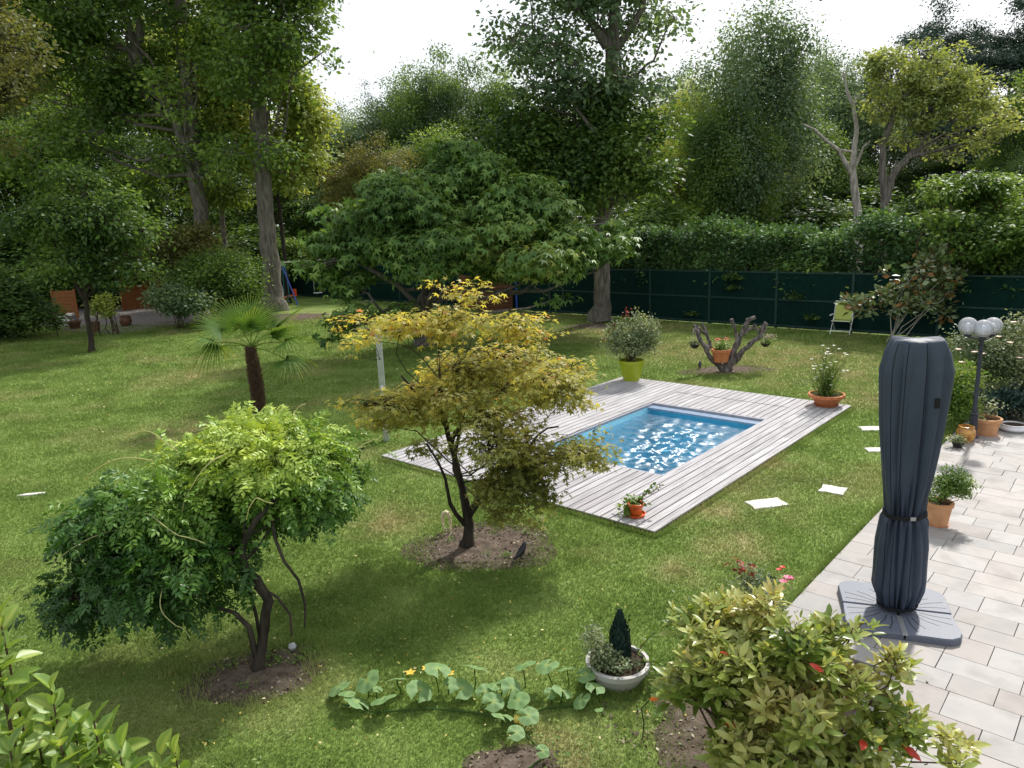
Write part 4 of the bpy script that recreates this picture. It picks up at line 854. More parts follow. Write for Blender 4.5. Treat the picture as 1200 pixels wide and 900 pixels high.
build_tree('acacia_tree', 'light yellow green open crowned tree with forked grey trunk above the hedge', 'tree', b, pts, [5.5 * mpp, 5 * mpp, 4.5 * mpp, 4 * mpp, 3 * mpp, 1.5 * mpp], bl, leafmat('pale_open_leaves', [(0, (.12, .17, .05)), (.5, (.26, .32, .10)), (1, (.42, .46, .18))]), M_bark, 51, subk=150, tips=950, per=13, spread=.22, flat=.4, size=.19, frac=(.14, .25), outn=.8, upn=.5, rnd=.45, extra=ext, lo=.5, limb_r=.07)
Y = 37.0; b = np.array([LP(1006, 270, Y)[0], Y, 0]); mpp = 1 / ppm(LP(1040, 200, Y))
dead = [([LP(1008, 275, Y) * [1, 1, 0], LP(1007, 262, Y), LP(1003, 235, Y), LP(999, 200, Y), LP(1001, 175, Y), LP(1004, 150, Y), LP(1000, 125, Y), LP(992, 105, Y), LP(988, 85, Y)], [5, 5, 4.5, 4, 3, 2.4, 2, 1.6, .8]),
        ([LP(999, 205, Y), LP(990, 190, Y), LP(982, 175, Y), LP(968, 165, Y), LP(955, 152, Y), LP(940, 145, Y)], [3, 2.6, 2, 1.6, 1.2, .6]), ([LP(999, 178, Y), LP(985, 176, Y), LP(970, 166, Y), LP(958, 155, Y)], [1.6, 1.3, 1, .6]),
        ([LP(1002, 195, Y), LP(1008, 182, Y), LP(1012, 172, Y), LP(1020, 165, Y)], [2, 1.6, 1.2, .6]), ([LP(999, 124, Y), LP(1003, 116, Y), LP(1010, 108, Y)], [1.2, 1, .5]), ([LP(998, 122, Y), LP(993, 112, Y), LP(990, 95, Y), LP(993, 75, Y)], [1.2, 1, .8, .4])]
V, Fa = cat([tube(np.array(p), np.array(r) * mpp, 8) for p, r in dead]); t = thing('dead_tree', 'bare pale dead tree with snapped limbs rising behind the hedge', 'tree', b); mk('trunk', V - b, Fa, M_barkp, t, smooth=True)
# massed far wood closing the view
rng = np.random.default_rng(61); n = 1500; ang = rng.uniform(-.80, .80, n); d = rng.uniform(66, 92, n); hx = d * np.tan(ang); hz = rng.random(n) ** .8 * (7.5 + 2.5 * np.sin(hx * .11) + 1.6 * np.sin(hx * .37)) * (d / 80)
P = np.repeat(np.c_[hx, d, hz], 30, 0) + rng.normal(size=(n * 30, 3)) * [1.6, 1.2, .9]; P[:, 2] = np.abs(P[:, 2]); O = np.zeros_like(P); D, Nn = leaf_frames(rng, P, O)
V, Fa, tv = scatter(LEAF2, P, D, Nn, rng.uniform(.45, .8, len(P)), clump_tint(rng, P, 3))
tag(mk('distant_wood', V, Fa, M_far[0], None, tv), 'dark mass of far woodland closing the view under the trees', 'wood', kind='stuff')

# ------------------------------------------------------------------ bushes
def bush(name, label, base, blobs, lm, seed, size=.12, tips=260, per=18, spread=.2, flat=.7, tmpl=LEAF2, stems=14, droop=.2, subk=24, group=None, cat_='shrub', frac=(.3, .5), parent=None, bark=M_twig, rnd=.6, sr=.012, tint=None, upright=0):
    rng = np.random.default_rng(seed); base = np.array(base, float); t = thing(name, label, cat_, base, 0, group) if parent is None else parent
    rz0 = float(t.get('zt', 0)) if parent is not None else 0.0
    sb = sub_blobs(rng, blobs, subk, frac); tips_, ids, P, O = crown_points(rng, sb, tips, per, spread, flat); P[:, 2] = np.maximum(P[:, 2], base[2] + .02)
    D, Nn = leaf_frames(rng, P, O, droop, 1, rnd)
    if upright: D = D + [0, 0, upright]
    V, Fa, tv = scatter(tmpl, P, D, Nn, size * rng.uniform(.7, 1.25, len(P)), clump_tint(rng, P, spread * 3) if tint is None else tint(rng, P)); mk('foliage', V - base, Fa, lm, t, tv)
    st = []
    for k in range(stems):
        c = sb[k % len(sb)][0]; p0 = base + ([rng.normal() * .04 * stems ** .5 * sr / .012, rng.normal() * .04 * sr / .012, 0] if rz0 == 0 else [rng.normal() * .03, rng.normal() * .03, rz0]); st.append(tube(curve(p0, c, rng, .08, .08, 6), np.linspace(sr, sr * .35, 6), 5))
    for q, i in zip(tips_[::2], ids[::2]): st.append(tube(curve(sb[i][0], q, rng, 0, .1, 3), [sr * .35, sr * .25, sr * .12], 3))
    V, Fa = cat(st); mk('stems', V - base, Fa, bark, t, smooth=True)
    return t
bush('silvery_shrub', 'dark grey green shrub standing at the edge of the left terrace', G(208, 385), [blob_px(205, 355, 31.3, 28, 18), blob_px(228, 352, 31, 20, 16)], M_far[1], 71, size=.16)
b = G(265, 382)
bush('green_bush', 'big light green bush between the terrace and the grey trunk', b, [blob_px(250, 330, 33, 45, 30), blob_px(285, 325, 33, 28, 30), blob_px(280, 352, 33, 28, 20), blob_px(220, 325, 34, 34, 22), blob_px(262, 308, 34, 36, 16)], M_far[2], 72, size=.125, tips=1100, per=20, spread=.25, stems=16, subk=40, sr=.03)
b = G(200, 358)
bush('yellow_bush', 'yellowish bush glowing behind the terrace by the arching trunk', b, [blob_px(190, 300, 38, 55, 30), blob_px(150, 290, 38, 40, 34), blob_px(235, 290, 38, 40, 26)], M_far[4], 73, size=.2, tips=500, per=20, spread=.3, stems=12, subk=36, sr=.03)
b = G(345, 352); bush('back_bush', 'low light green bush showing above the swing bar', np.array([LP(352, 340, 46)[0], 46, 0]), [blob_px(335, 300, 45, 30, 16), blob_px(370, 298, 45, 30, 12), blob_px(318, 330, 44, 14, 16)], M_far[2], 74, size=.2, tips=220, per=18, spread=.3, subk=16)
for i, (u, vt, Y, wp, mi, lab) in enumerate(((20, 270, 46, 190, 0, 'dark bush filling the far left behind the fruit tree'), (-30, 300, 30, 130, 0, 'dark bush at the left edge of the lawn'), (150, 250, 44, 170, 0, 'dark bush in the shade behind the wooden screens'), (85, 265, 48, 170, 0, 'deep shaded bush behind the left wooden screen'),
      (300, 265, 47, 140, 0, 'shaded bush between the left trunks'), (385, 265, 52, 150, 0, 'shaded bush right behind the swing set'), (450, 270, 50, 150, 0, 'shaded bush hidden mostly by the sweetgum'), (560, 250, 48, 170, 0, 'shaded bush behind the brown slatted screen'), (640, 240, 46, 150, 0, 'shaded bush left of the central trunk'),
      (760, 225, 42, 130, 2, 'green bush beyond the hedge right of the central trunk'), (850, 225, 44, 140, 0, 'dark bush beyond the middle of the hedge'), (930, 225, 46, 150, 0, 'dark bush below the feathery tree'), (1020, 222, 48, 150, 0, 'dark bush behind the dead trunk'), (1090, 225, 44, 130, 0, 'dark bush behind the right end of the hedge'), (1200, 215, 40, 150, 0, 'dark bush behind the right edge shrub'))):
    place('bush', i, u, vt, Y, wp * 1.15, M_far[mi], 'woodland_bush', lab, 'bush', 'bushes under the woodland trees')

# hedge on the far side of the fence
def hedge(name, label, n0, n1, off, z0, z1, dp, seed, lm, size=.15, count=26000):
    rng = np.random.default_rng(seed); base = FL((n0 + n1) / 2, 0, off)
    t = thing(name, label, 'hedge', base); m = count // 12
    s = rng.uniform(n0, n1, m); topz = z1 + .22 * np.sin(s * .9) + .18 * np.sin(s * 2.3 + 1) + .12 * np.sin(s * 5.1); face = rng.random(m)
    a = np.where(face < .62, rng.uniform(-.3, .25, m), rng.uniform(-.2, 1, m) * dp); zz = np.where(face < .62, z0 + (topz - z0) * rng.random(m), topz - rng.random(m) ** 2 * .5)
    bump = .22 * np.sin(s * 2.1 + zz * 2.2) + .15 * np.sin(s * 4.7 - zz * 3)
    C_ = np.array([FL(q, h, off + x) for q, h, x in zip(s, zz, a - bump * (face < .62))])
    # bulges: outward is toward the garden
    P = np.repeat(C_, 12, 0) + rng.normal(size=(m * 12, 3)) * [.17, .17, .12]
    O = np.repeat(np.where((face < .62)[:, None], -E_[None], np.array([[0, 0, 1.0]])), 12, 0); D, Nn = leaf_frames(rng, P, O, .25, .8, .5, .8)
    V, Fa, tv = scatter(LEAF2, P, D, Nn, size * rng.uniform(.7, 1.3, len(P)), clump_tint(rng, P, .5)); mk('foliage', V - base, Fa, lm, t, tv)
    st = [tube(curve(FL(q, 0, off + .6), FL(q + rng.normal() * .3, z1 * .9, off + .5), rng, 0, .05, 6), np.linspace(.05, .02, 6), 5) for q in np.arange(n0, n1, .7)]
    V, Fa = cat(st); mk('stems', V - base, Fa, M_barkd, t)
    return t
hedge('laurel_hedge', 'long thick clipped hedge standing above the dark green fence', -3.6, 14.5, .75, 1.2, 3.25, 1.8, 81, leafmat('hedge_leaves', [(0, (.022, .06, .024)), (.5, (.06, .125, .042)), (.85, (.12, .22, .06)), (1, (.24, .36, .08))], rough=.6, spec=.12, trans=.25), size=.16, count=34000)
hedge('shaded_hedge', 'dark hedge continuing behind the sweetgum and the slatted screen', 14.6, 33, 1.1, .5, 3.3, 1.5, 82, M_far[0], size=.22, count=16000)
b = L(18.3, -3.0)
bush('spreading_shrub', 'large layered green shrub overhanging the fence at the right edge', LP(1150, 320, 21) * [1, 1, 0] + [0, 1.6, 0], [blob_px(1130, 225, 22.5, 52, 26), blob_px(1185, 225, 22.5, 45, 28), blob_px(1120, 262, 21.5, 36, 24), blob_px(1170, 275, 21, 55, 24), blob_px(1150, 300, 21.5, 50, 16), blob_px(1220, 260, 21, 40, 50)], M_far[2], 83,
     size=.14, tips=700, per=22, spread=.22, flat=.35, stems=12, subk=44, sr=.04, droop=.5)
b = G(1047, 402)
bl = [blob_px(1085, 300, b[1], 26, 16), blob_px(1095, 330, b[1], 26, 22), blob_px(1035, 322, b[1], 10, 8), blob_px(1012, 355, b[1], 28, 14), blob_px(1045, 355, b[1], 24, 18), blob_px(1078, 352, b[1], 32, 18), blob_px(1106, 345, b[1], 16, 24), blob_px(1060, 335, b[1], 18, 12), blob_px(1100, 368, b[1], 20, 8)]
bush('southern_magnolia', 'sparse shrub with bronze backed glossy leaves rising behind the covered parasol', b, bl, M_magf, 84, tint=lambda rng, P: np.clip(rng.random(len(P)) * .95 + .05, 0, 1), size=.20, tips=200, per=8, spread=.12, flat=.7, tmpl=LEAF2, stems=9, subk=30, cat_='magnolia', bark=M_barkp, sr=.014, droop=-.3, frac=(.35, .55))
# garden bed at the right edge
b = L(7.6, -2.25); Yb = 13.2
bush('rose_bush', 'tangled pale flowered rose bush behind the globe lamp at the right edge', G(1180, 480), [blob_px(1165, 400, Yb + .6, 40, 26), blob_px(1190, 430, Yb + .4, 32, 40), blob_px(1130, 408, Yb + 1.0, 22, 16), blob_px(1150, 440, Yb + .8, 32, 24), blob_px(1195, 390, Yb + .6, 25, 20)], M_variag, 85, size=.055, tips=800, per=18, spread=.11, stems=20, subk=50, sr=.008, group=None)
bush('lavender_bush', 'grey green feathery herb clump behind the big terracotta pot', G(1180, 492), [blob_px(1190, 470, Yb, 30, 20), blob_px(1155, 475, Yb + .3, 20, 16)], M_conif, 86, size=.07, tips=160, per=20, spread=.1, stems=16, subk=10, sr=.005, upright=1.0)
bush('border_plants', 'bright green weeds between the covered parasol and the lamp post', G(1120, 492), [blob_px(1120, 460, Yb - .2, 16, 34), blob_px(1128, 485, Yb - .5, 16, 14)], M_herb, 87, size=.08, tips=180, per=14, spread=.1, stems=18, subk=14, sr=.005, upright=.8)
def flowers(parent, base, pts, mat, r, name='flower', petals=6, seed=0):
    rng = np.random.default_rng(seed); 
    for c in pts:
        a = rng.uniform(0, 6.28) + np.arange(petals) * 2 * PI / petals; P = np.repeat(np.array([c]), petals, 0); D = np.c_[np.cos(a), np.sin(a), np.full(petals, .35)]
        V, Fa, tv = scatter(LEAF2, P, D, np.c_[np.zeros(petals), np.zeros(petals), np.ones(petals)] - D * .3, r, rng.random(petals)); mk(name, V - base, Fa, mat, parent, tv)
rb = bpy.data.objects['rose_bush']
M_peach = leafmat('blush_petals', [(0, (.7, .4, .34)), (1, (.8, .68, .58))], trans=.2, tboost=.9)
flowers(rb, np.array(rb.location), [LP(u, v, Yb - .1) for u, v in ((1123, 410), (1142, 413), (1151, 415), (1127, 425), (1170, 395), (1184, 402), (1195, 420), (1160, 383), (1188, 378))], M_peach, .07, seed=3)

# ================================================================== FENCE
FZ = 1.93
fence = thing('garden_fence', 'long dark green panelled fence across the back of the garden', 'fence', FL(0, 0), YAW + PI / 2)
def panelmesh(wd):
    mb = MB(); mb.box((0, 0, FZ / 2), (wd, .018, FZ - .04))
    k = int(wd / .11)
    for i in range(k): mb.box((-wd / 2 + (i + .5) * wd / k, -.0, FZ / 2), (.052, .034, FZ - .06))
    return raw_mesh('fence_panel', mb.V, mb.F, M_fence)
pw = 2.48; pm = panelmesh(pw - .06); railm = raw_mesh('rail', *(lambda m: (m.V, m.F))(MB().box((0, 0, 0), (pw - .062, .075, .055))), M_rail)
postm = raw_mesh('post', *(lambda m: (m.V, m.F))(MB().box((0, 0, FZ / 2 + .02), (.085, .11, FZ + .07), ch=.01)), M_rail)
n_ = -6.9
while n_ < 33:
    x = n_
    o = obj('post', postm, fence); o.location = (x, 0, 0)
    p_ = obj('fence_panel', pm, fence); p_.location = (x + pw / 2, 0, .01 + R.uniform(-.01, .01))
    for z in (.09, .98, FZ - .03):
        o = obj('rail', railm, fence); o.location = (x + pw / 2, .0, z)
    n_ += pw
# sprigs of climber on the fence
for u, v, lab in ((860, 326, 'leafy climber tuft spilling over the fence top, left of the others'), (935, 348, 'thin trailing climber stem on the fence left of the lime chair'), (862, 337, 'small climber sprig just below the leafy tuft'), (955, 372, 'tiny ivy sprig low on the fence beside the lime chair'), (812, 368, 'short climber stem low on the fence near the lime green pot')):
    best = None
    for n0 in np.arange(-3, 16, .1):
        q = FL(n0, 0, -.06); z = ZAT(q[0], q[1], v); qq = np.array([q[0], q[1], z - CH]); uu = 600 + F * (qq @ RT) / (qq @ _fw)
        if best is None or abs(uu - u) < best[0]: best = (abs(uu - u), q[0], q[1], z)
    c = np.array([best[1], best[2], best[3]]); big = 2 if 'tuft spilling' in lab else 1
    bush('climber_sprig', lab, c - E_ * .03, [(c, np.array([.22 * big, .07, .12 * big]))], M_far[0], int(u), size=.12, tips=14 * big ** 2, per=7, spread=.08, stems=3, subk=3, cat_='climber', droop=.5, sr=.006)

# ================================================================== POTS AND PLANTS
def pot(name, label, c, rt, rb, h, mat, cat_='plant pot', rim=.03, saucer=0.0, group=None, bulge=0.0, n=28, smat=None):
    t = thing(name, label, cat_, c, 0, group); z0 = .03 if saucer else .0
    prof = [(rb, z0)] + [(rb + (rt - rb) * s + bulge * math.sin(s * PI), z0 + (h - rim) * s) for s in (.25, .5, .75, 1)]
    prof = prof + [(rt - rim * .5, z0 + h - rim), (rt - rim * .6, z0 + h * .82)]
    MB().lathe(prof, n, cap=False).lathe([(0.001, z0 + .004), (rb, z0)], n, cap=False).build('pot_body', mat, t, True)
    r1 = rt + rim * .35
    MB().lathe([(rt - rim * .2, z0 + h - rim * 1.6), (r1, z0 + h - rim * 1.5), (r1 + .004, z0 + h - .006), (r1 - .006, z0 + h), (rt - rim * .5, z0 + h), (rt - rim * .55, z0 + h * .85)], n, cap=False).build('rim', mat, t, True)
    MB().lathe([(.001, z0 + h * .86), (rt - rim * .5, z0 + h * .84)], n, cap=False).build('soil', M_soil, t)
    if saucer: MB().lathe([(.001, .004), (saucer * .86, .0), (saucer, .035), (saucer - .01, .037), (saucer * .84, .012), (.001, .012)], n, cap=False).build('saucer', smat or mat, t, True)
    t['zt'] = z0 + h * .85; return t
# orange pot with a bushy little plant
c = G(745, 604, DW); t = pot('potted_plant', 'small bright orange pot with saucer and leafy plant on the near deck corner', c, .098, .075, .155, M_terrao, saucer=.135, rim=.026)
z = .14
bush('x', '', c + [0, 0, z], [(c + [-.03, 0, z + .13], np.array([.15, .13, .08])), (c + [-.12, 0, z + .12], np.array([.07, .07, .04]))], M_herb, 91, size=.075, tips=34, per=8, spread=.05, tmpl=LEAF6, subk=10, stems=7, parent=t, sr=.006)
def sprig(parent, base, p0, p1, lm, n, size, seed, name='branch', tmpl=LEAF2, r=.006, bark=M_twig):
    rng = np.random.default_rng(seed); q = curve(p0, p1, rng, .08, .05, 10); V, Fa = tube(q, np.linspace(r, r * .4, 10), 5); mk(name, V - base, Fa, bark, parent)
    s = rng.uniform(.3, 1, n); P = np.stack([np.interp(s, np.linspace(0, 1, 10), q[:, i]) for i in range(3)], 1); D = rng.normal(size=(n, 3)) + (q[-1] - q[0]) / np.linalg.norm(q[-1] - q[0]) * .8
    V, Fa, tv = scatter(tmpl, P, D, np.array([0, 0, 1.]) + rng.normal(size=(n, 3)) * .5, size * rng.uniform(.7, 1.2, n), rng.random(n)); mk('leafy_tip', V - base, Fa, lm, parent, tv)
sprig(t, c, c + [.03, 0, .18], c + [.36, .08, .38], M_variag, 46, .05, 92); sprig(t, c, c + [.03, 0, .18], c + [.24, .02, .42], M_herb, 22, .06, 93)
# the parts were built in world space: shift the parented pieces of bush() back onto their thing
def fixparts(t, c):
    pass
# lime pot with large shrub
c = G(740, 445, DW); t = pot('potted_shrub', 'tall lime green pot with a big airy speckled shrub on the far deck corner', c, .29, .20, .50, M_lime, rim=.05)
cz = c + [0, 0, .42]; k = 1 / ppm(c + [0, 0, 1])
bush('x', '', c, [(c + [0, 0, 1.02], np.array([.62, .55, .42])), (c + [-.35, 0, 1.15], np.array([.34, .34, .26])), (c + [.25, 0, 1.2], np.array([.42, .4, .30])), (c + [.1, 0, 1.45], np.array([.35, .3, .22])), (c + [.05, 0, .75], np.array([.40, .36, .22]))], M_variag, 94, size=.062, tips=620, per=11, spread=.07, flat=.9, subk=44, stems=30, parent=t, sr=.010, upright=.5)
# low bronze tips
rng = np.random.default_rng(95); P = np.array([c + [-.45, 0, 1.25], c + [-.1, 0, 1.62], c + [-.58, 0, 1.08]]).repeat(30, 0) + rng.normal(size=(90, 3)) * .07; D, Nn = leaf_frames(rng, P, np.zeros((90, 3)), 0)
V, Fa, tv = scatter(LEAF2, P, D, Nn, .06, rng.random(90)); mk('bronze_tips', V - c, Fa, M_bred, t, tv)
# bowl of daisies
c = G(968, 475, DW); t = pot('flower_bowl', 'wide terracotta bowl of white daisies on the right deck corner', c, .335, .19, .22, M_terra, rim=.04, saucer=.24)
rng = np.random.default_rng(96); st = []; heads = []
for i in range(130):
    a = rng.uniform(0, 6.28); p0 = c + [rng.normal() * .07, rng.normal() * .07, .2]; p1 = c + [math.cos(a) * rng.uniform(.02, .46), math.sin(a) * .3 * rng.random(), rng.uniform(.45, 1.05) if i < 90 else rng.uniform(.9, 1.25)]; p1[0] -= max(0, p1[2] - .85) * .25 * (1 if i % 2 else -.5)
    q = curve(p0, p1, rng, .03, .05, 5); st.append(tube(q, np.linspace(.004, .002, 5), 3)); 
    if i % 4 == 0: heads.append(q[-1])
V, Fa = cat(st); mk('stems', V - c, Fa, M_herb, t)
n = 1150; s = rng.random(n); hd = rng.integers(0, 130, n); P = c + np.c_[rng.normal(size=n) * .16, rng.normal(size=n) * .14, .22 + rng.random(n) ** 1.3 * .7]
D, Nn = leaf_frames(rng, P, np.zeros((n, 3)), -.8); V, Fa, tv = scatter(T([(0, 0, 0), (.5, .09, .04), (1, 0, 0), (.5, -.09, .04)], [(0, 2, 1), (0, 3, 2)]), P, D, Nn, .07, .35 + .65 * rng.random(n)); V2 = V - c; V2[:, 1] += 0; mk('foliage', V2, Fa, M_herb, t, tv)
flowers(t, c, heads, M_white, .042, 'daisy', 8, 97)
# tall terracotta pot behind the parasol
c = G(1098, 616); t = pot('potted_shrub', 'tall terracotta pot with small leaved rounded shrub standing just behind the covered parasol', c, .155, .115, .30, M_buff, rim=.035, saucer=.14, smat=M_terra)
bush('x', '', c, [(c + [.08, 0, .52], np.array([.26, .24, .15])), (c + [.24, 0, .55], np.array([.18, .18, .13])), (c + [-.1, 0, .5], np.array([.18, .18, .13])), (c + [.12, 0, .68], np.array([.18, .18, .08]))], M_herb, 98, size=.032, tips=320, per=14, spread=.035, subk=30, stems=14, parent=t, sr=.006)
# big terracotta pot by the lamp
c = G(1155, 510); t = pot('potted_plant', 'large pale terracotta pot with saucer just right of the lamp post', c, .215, .155, .29, M_buff, rim=.04, saucer=.20, smat=M_terra)
bush('x', '', c, [(c + [-.1, 0, .55], np.array([.2, .18, .18])), (c + [.15, 0, .45], np.array([.2, .15, .12]))], M_variag, 99, size=.055, tips=26, per=6, spread=.05, subk=9, stems=9, parent=t, sr=.005)
# white bowl
c = G(1187, 506); t = pot('white_bowl', 'low round white ceramic bowl of dark soil at the right edge of the patio', c, .19, .13, .15, M_whitep, rim=.02, bulge=.055)
# ochre jar and little planter
c = G(1131, 519); t = pot('glazed_jar', 'glazed ochre brown jar on the patio at the foot of the lamp post', c, .11, .085, .27, M_glaze, rim=.02, bulge=.055, saucer=.10)
c = G(1122, 526); t = pot('small_planter', 'small dark planter of trailing variegated leaves in front of the ochre jar', c, .085, .06, .11, M_blackp, rim=.012)
bush('x', '', c, [(c + [-.02, 0, .16], np.array([.12, .1, .07])), (c + [-.06, 0, .2], np.array([.07, .07, .05]))], M_variag, 100, size=.035, tips=40, per=9, spread=.03, subk=8, stems=6, parent=t, sr=.003)
# grey planter near the camera
c = G(724, 797); t = pot('grey_planter', 'wide grey planter with a pointed blue conifer and variegated herbs on the near lawn', c, .265, .19, .20, M_greyp, rim=.035, n=36)
cc = c + [.03, .06, .15]
rng = np.random.default_rng(101); n = 2600; zz = rng.random(n); rr = .095 * np.minimum(1, (1 - zz) * 2.2 + .12) * (1 - zz * .25) * rng.uniform(.6, 1, n); a = rng.uniform(0, 6.28, n)
P = cc + np.c_[rr * np.cos(a), rr * np.sin(a), zz * .46]; D = np.c_[np.cos(a) * .35, np.sin(a) * .35, np.ones(n)]; V, Fa, tv = scatter(LEAF2, P, D, np.c_[np.cos(a), np.sin(a), np.zeros(n)], .045, rng.random(n)); mk('conifer', V - c, Fa, M_conif, t, tv)
bush('x', '', c, [(c + [-.14, -.03, .30], np.array([.15, .13, .11])), (c + [-.2, 0, .42], np.array([.07, .07, .12])), (c + [-.02, -.14, .24], np.array([.14, .07, .06])), (c + [.12, -.1, .2], np.array([.10, .07, .05]))], M_variag, 102, size=.03, tips=230, per=11, spread=.03, subk=20, stems=14, parent=t, sr=.004)
sprig(t, c, c + [.1, 0, .15], c + [.32, -.02, .50], M_herb, 26, .06, 103, tmpl=LEAF6); sprig(t, c, c + [.1, 0, .15], c + [.34, -.1, .22], M_herb, 18, .06, 104, tmpl=LEAF6); sprig(t, c, c + [.05, .05, .15], c + [.12, .02, .62], M_herb, 20, .06, 105, tmpl=LEAF6)
# pots on the left terrace
pot('terrace_bowl', 'ochre bowl shaped pot on the left terrace, leftmost of three', G(88, 385, .02), .27, .18, .33, M_terrab, rim=.05, group=None)
t = pot('terrace_planter', 'octagonal terracotta planter beside the slim dark trunk, middle of three', G(113, 389, .02), .19, .15, .44, M_terrab, rim=.05, n=8)
t = pot('terrace_urn', 'dark brown round urn on the left terrace, rightmost of three', G(148, 382, .02), .22, .17, .46, M_terrab, rim=.04, bulge=.07)

# ------------------------------------------------------------------ pollarded stump with pots
b = G(848, 436); Yp = b[1]; mpp = 1 / ppm(b)
st = thing('pollarded_stump', 'dark pruned stump with stubby grey limbs holding a pot of red geraniums', 'tree stump', b)
def Q(x, y, dy=0): return LP(800 + x / 10, 360 + y / 10, Yp + dy)
limbs_ = [([Q(480, 775), Q(480, 700), Q(430, 690), Q(370, 640), Q(300, 560), Q(275, 490), Q(220, 410), Q(180, 320), Q(140, 250)], [7.5, 6.5, 4.5, 4.2, 3.6, 3.2, 3.0, 2.6, 2.4]), ([Q(290, 520), Q(300, 470), Q(270, 440, .1), Q(210, 400, .1)], [2.6, 2.2, 1.8, 1.2]),
          ([Q(185, 330), Q(175, 250, .1), Q(130, 210, .1)], [2.2, 2, 1.6]), ([Q(330, 480, .3), Q(320, 410, .3), Q(270, 310, .3), Q(255, 240, .3), Q(230, 185, .3)], [2.8, 2.6, 2.4, 2, 1.6]), ([Q(270, 310, .3), Q(210, 270, .2), Q(150, 205, .2)], [2.2, 2.2, 2.4]),
          ([Q(490, 775), Q(510, 690), Q(560, 620), Q(600, 520), Q(640, 430), Q(680, 340), Q(720, 250), Q(770, 165), Q(850, 115)], [8, 7, 5.5, 4.6, 4.2, 3.8, 3.4, 3, 2.6]), ([Q(640, 420), Q(635, 350), Q(615, 270), Q(590, 200), Q(570, 140)], [3, 2.4, 2.2, 2.2, 2.6]),
          ([Q(700, 330), Q(760, 265), Q(830, 240), Q(870, 260), Q(890, 290)], [2.6, 2.4, 2.2, 1.8, 1.5]), ([Q(830, 240), Q(850, 205)], [2.2, 2.4]), ([Q(540, 730), Q(600, 640), Q(660, 560), Q(740, 480), Q(820, 410), Q(890, 350), Q(920, 310), Q(940, 240), Q(985, 185)], [5, 4.6, 4.2, 3.6, 3.4, 3.2, 3.2, 3.4, 3.8]), ([Q(760, 160), Q(750, 140)], [2.4, 2.2]), ([Q(900, 330), Q(960, 285), Q(975, 240)], [2, 1.8, 1.2])]
for p, r in limbs_:
    p = np.array(p); s = np.linspace(0, 1, len(p)); s2 = np.linspace(0, 1, 16); pp = np.stack([np.interp(s2, s, p[:, i]) for i in range(3)], 1); rr = np.interp(s2, s, np.array(r)) * mpp * .8
    nn = R.normal(size=(16, 3)); nn[0] = nn[-1] = 0; pp += nn * rr[:, None] * .16; V, Fq = tube(pp, rr * R.uniform(.85, 1.15, 16), 9); V += R.normal(size=V.shape) * .0045
    Fl = [tuple(f) for f in Fq] + [tuple(range(9))[::-1], tuple(range(len(V) - 9, len(V)))]
    if p[0][2] < .1: V[:9] -= [0, 0, .05]
    mk('limb', V - b, Fl, M_driftw, st, smooth=True)
c = Q(447, 640, -.1); c = np.array([c[0], c[1], ZAT(c[0], c[1], 360 + 64)])
t = pot('geranium_pot', 'terracotta pot of red geraniums wedged in the fork of the pruned stump', c, .225, .165, .33, M_terra, rim=.045)
bush('x', '', c, [(c + [.02, 0, .38], np.array([.18, .15, .10])), (c + [-.1, 0, .38], np.array([.1, .1, .08]))], M_herb, 110, size=.06, tips=50, per=8, spread=.04, subk=8, stems=8, parent=t, sr=.005)
flowers(t, c, [c + [x, -.05, z] + R.normal(size=3) * .012 for x, z in ((-.15, .56), (-.11, .60), (-.07, .58), (-.12, .55), (-.03, .56), (.08, .58), (.12, .56), (.10, .62), (.14, .60), (-.17, .58))], M_red, .05, 'geranium_flower', 6, 111)
def hanging(name, label, cx, cy, ax, ay, seed, fm):
    c = Q(cx, cy, -.05); a = Q(ax, ay, -.02); t = thing(name, label, 'hanging basket', c)
    MB().lathe([(.001, -.11), (.05, -.105), (.10, -.06), (.125, .0), (.118, .0), (.09, -.03), (.001, -.03)], 20, cap=False).build('bowl', M_blackp, t, True)
    mb = MB()
    for k in range(3): mb.bar((.118 * math.cos(k * 2.09), .118 * math.sin(k * 2.09), 0), tuple(a - c), .006)
    mb.build('wire', M_rope, t)
    bush('x', '', c, [(c + [0, 0, .03], np.array([.13, .12, .05]))], fm, seed, size=.045, tips=34, per=7, spread=.03, subk=6, stems=4, parent=t, sr=.003); return t
hanging('hanging_basket', 'small black hanging bowl on the left limb of the stump', 140, 435, 125, 250, 112, M_variag)
t = hanging('hanging_basket', 'small black hanging bowl with pale twiggy plant on the right limb of the stump', 970, 415, 940, 300, 113, M_herb); c = np.array(t.location)
rng = np.random.default_rng(114); P = c + np.c_[rng.uniform(-.02, .24, 160), rng.normal(size=160) * .05, rng.uniform(.06, .2, 160)]; D, Nn = leaf_frames(rng, P, np.zeros((160, 3)), -.6); V, Fa, tv = scatter(LEAF2, P, D, Nn, .045, rng.random(160))
mk('grey_foliage', V - c, Fa, leafmat('grey_leaves', [(0, (.2, .2, .18)), (1, (.4, .38, .36))]), t, tv)
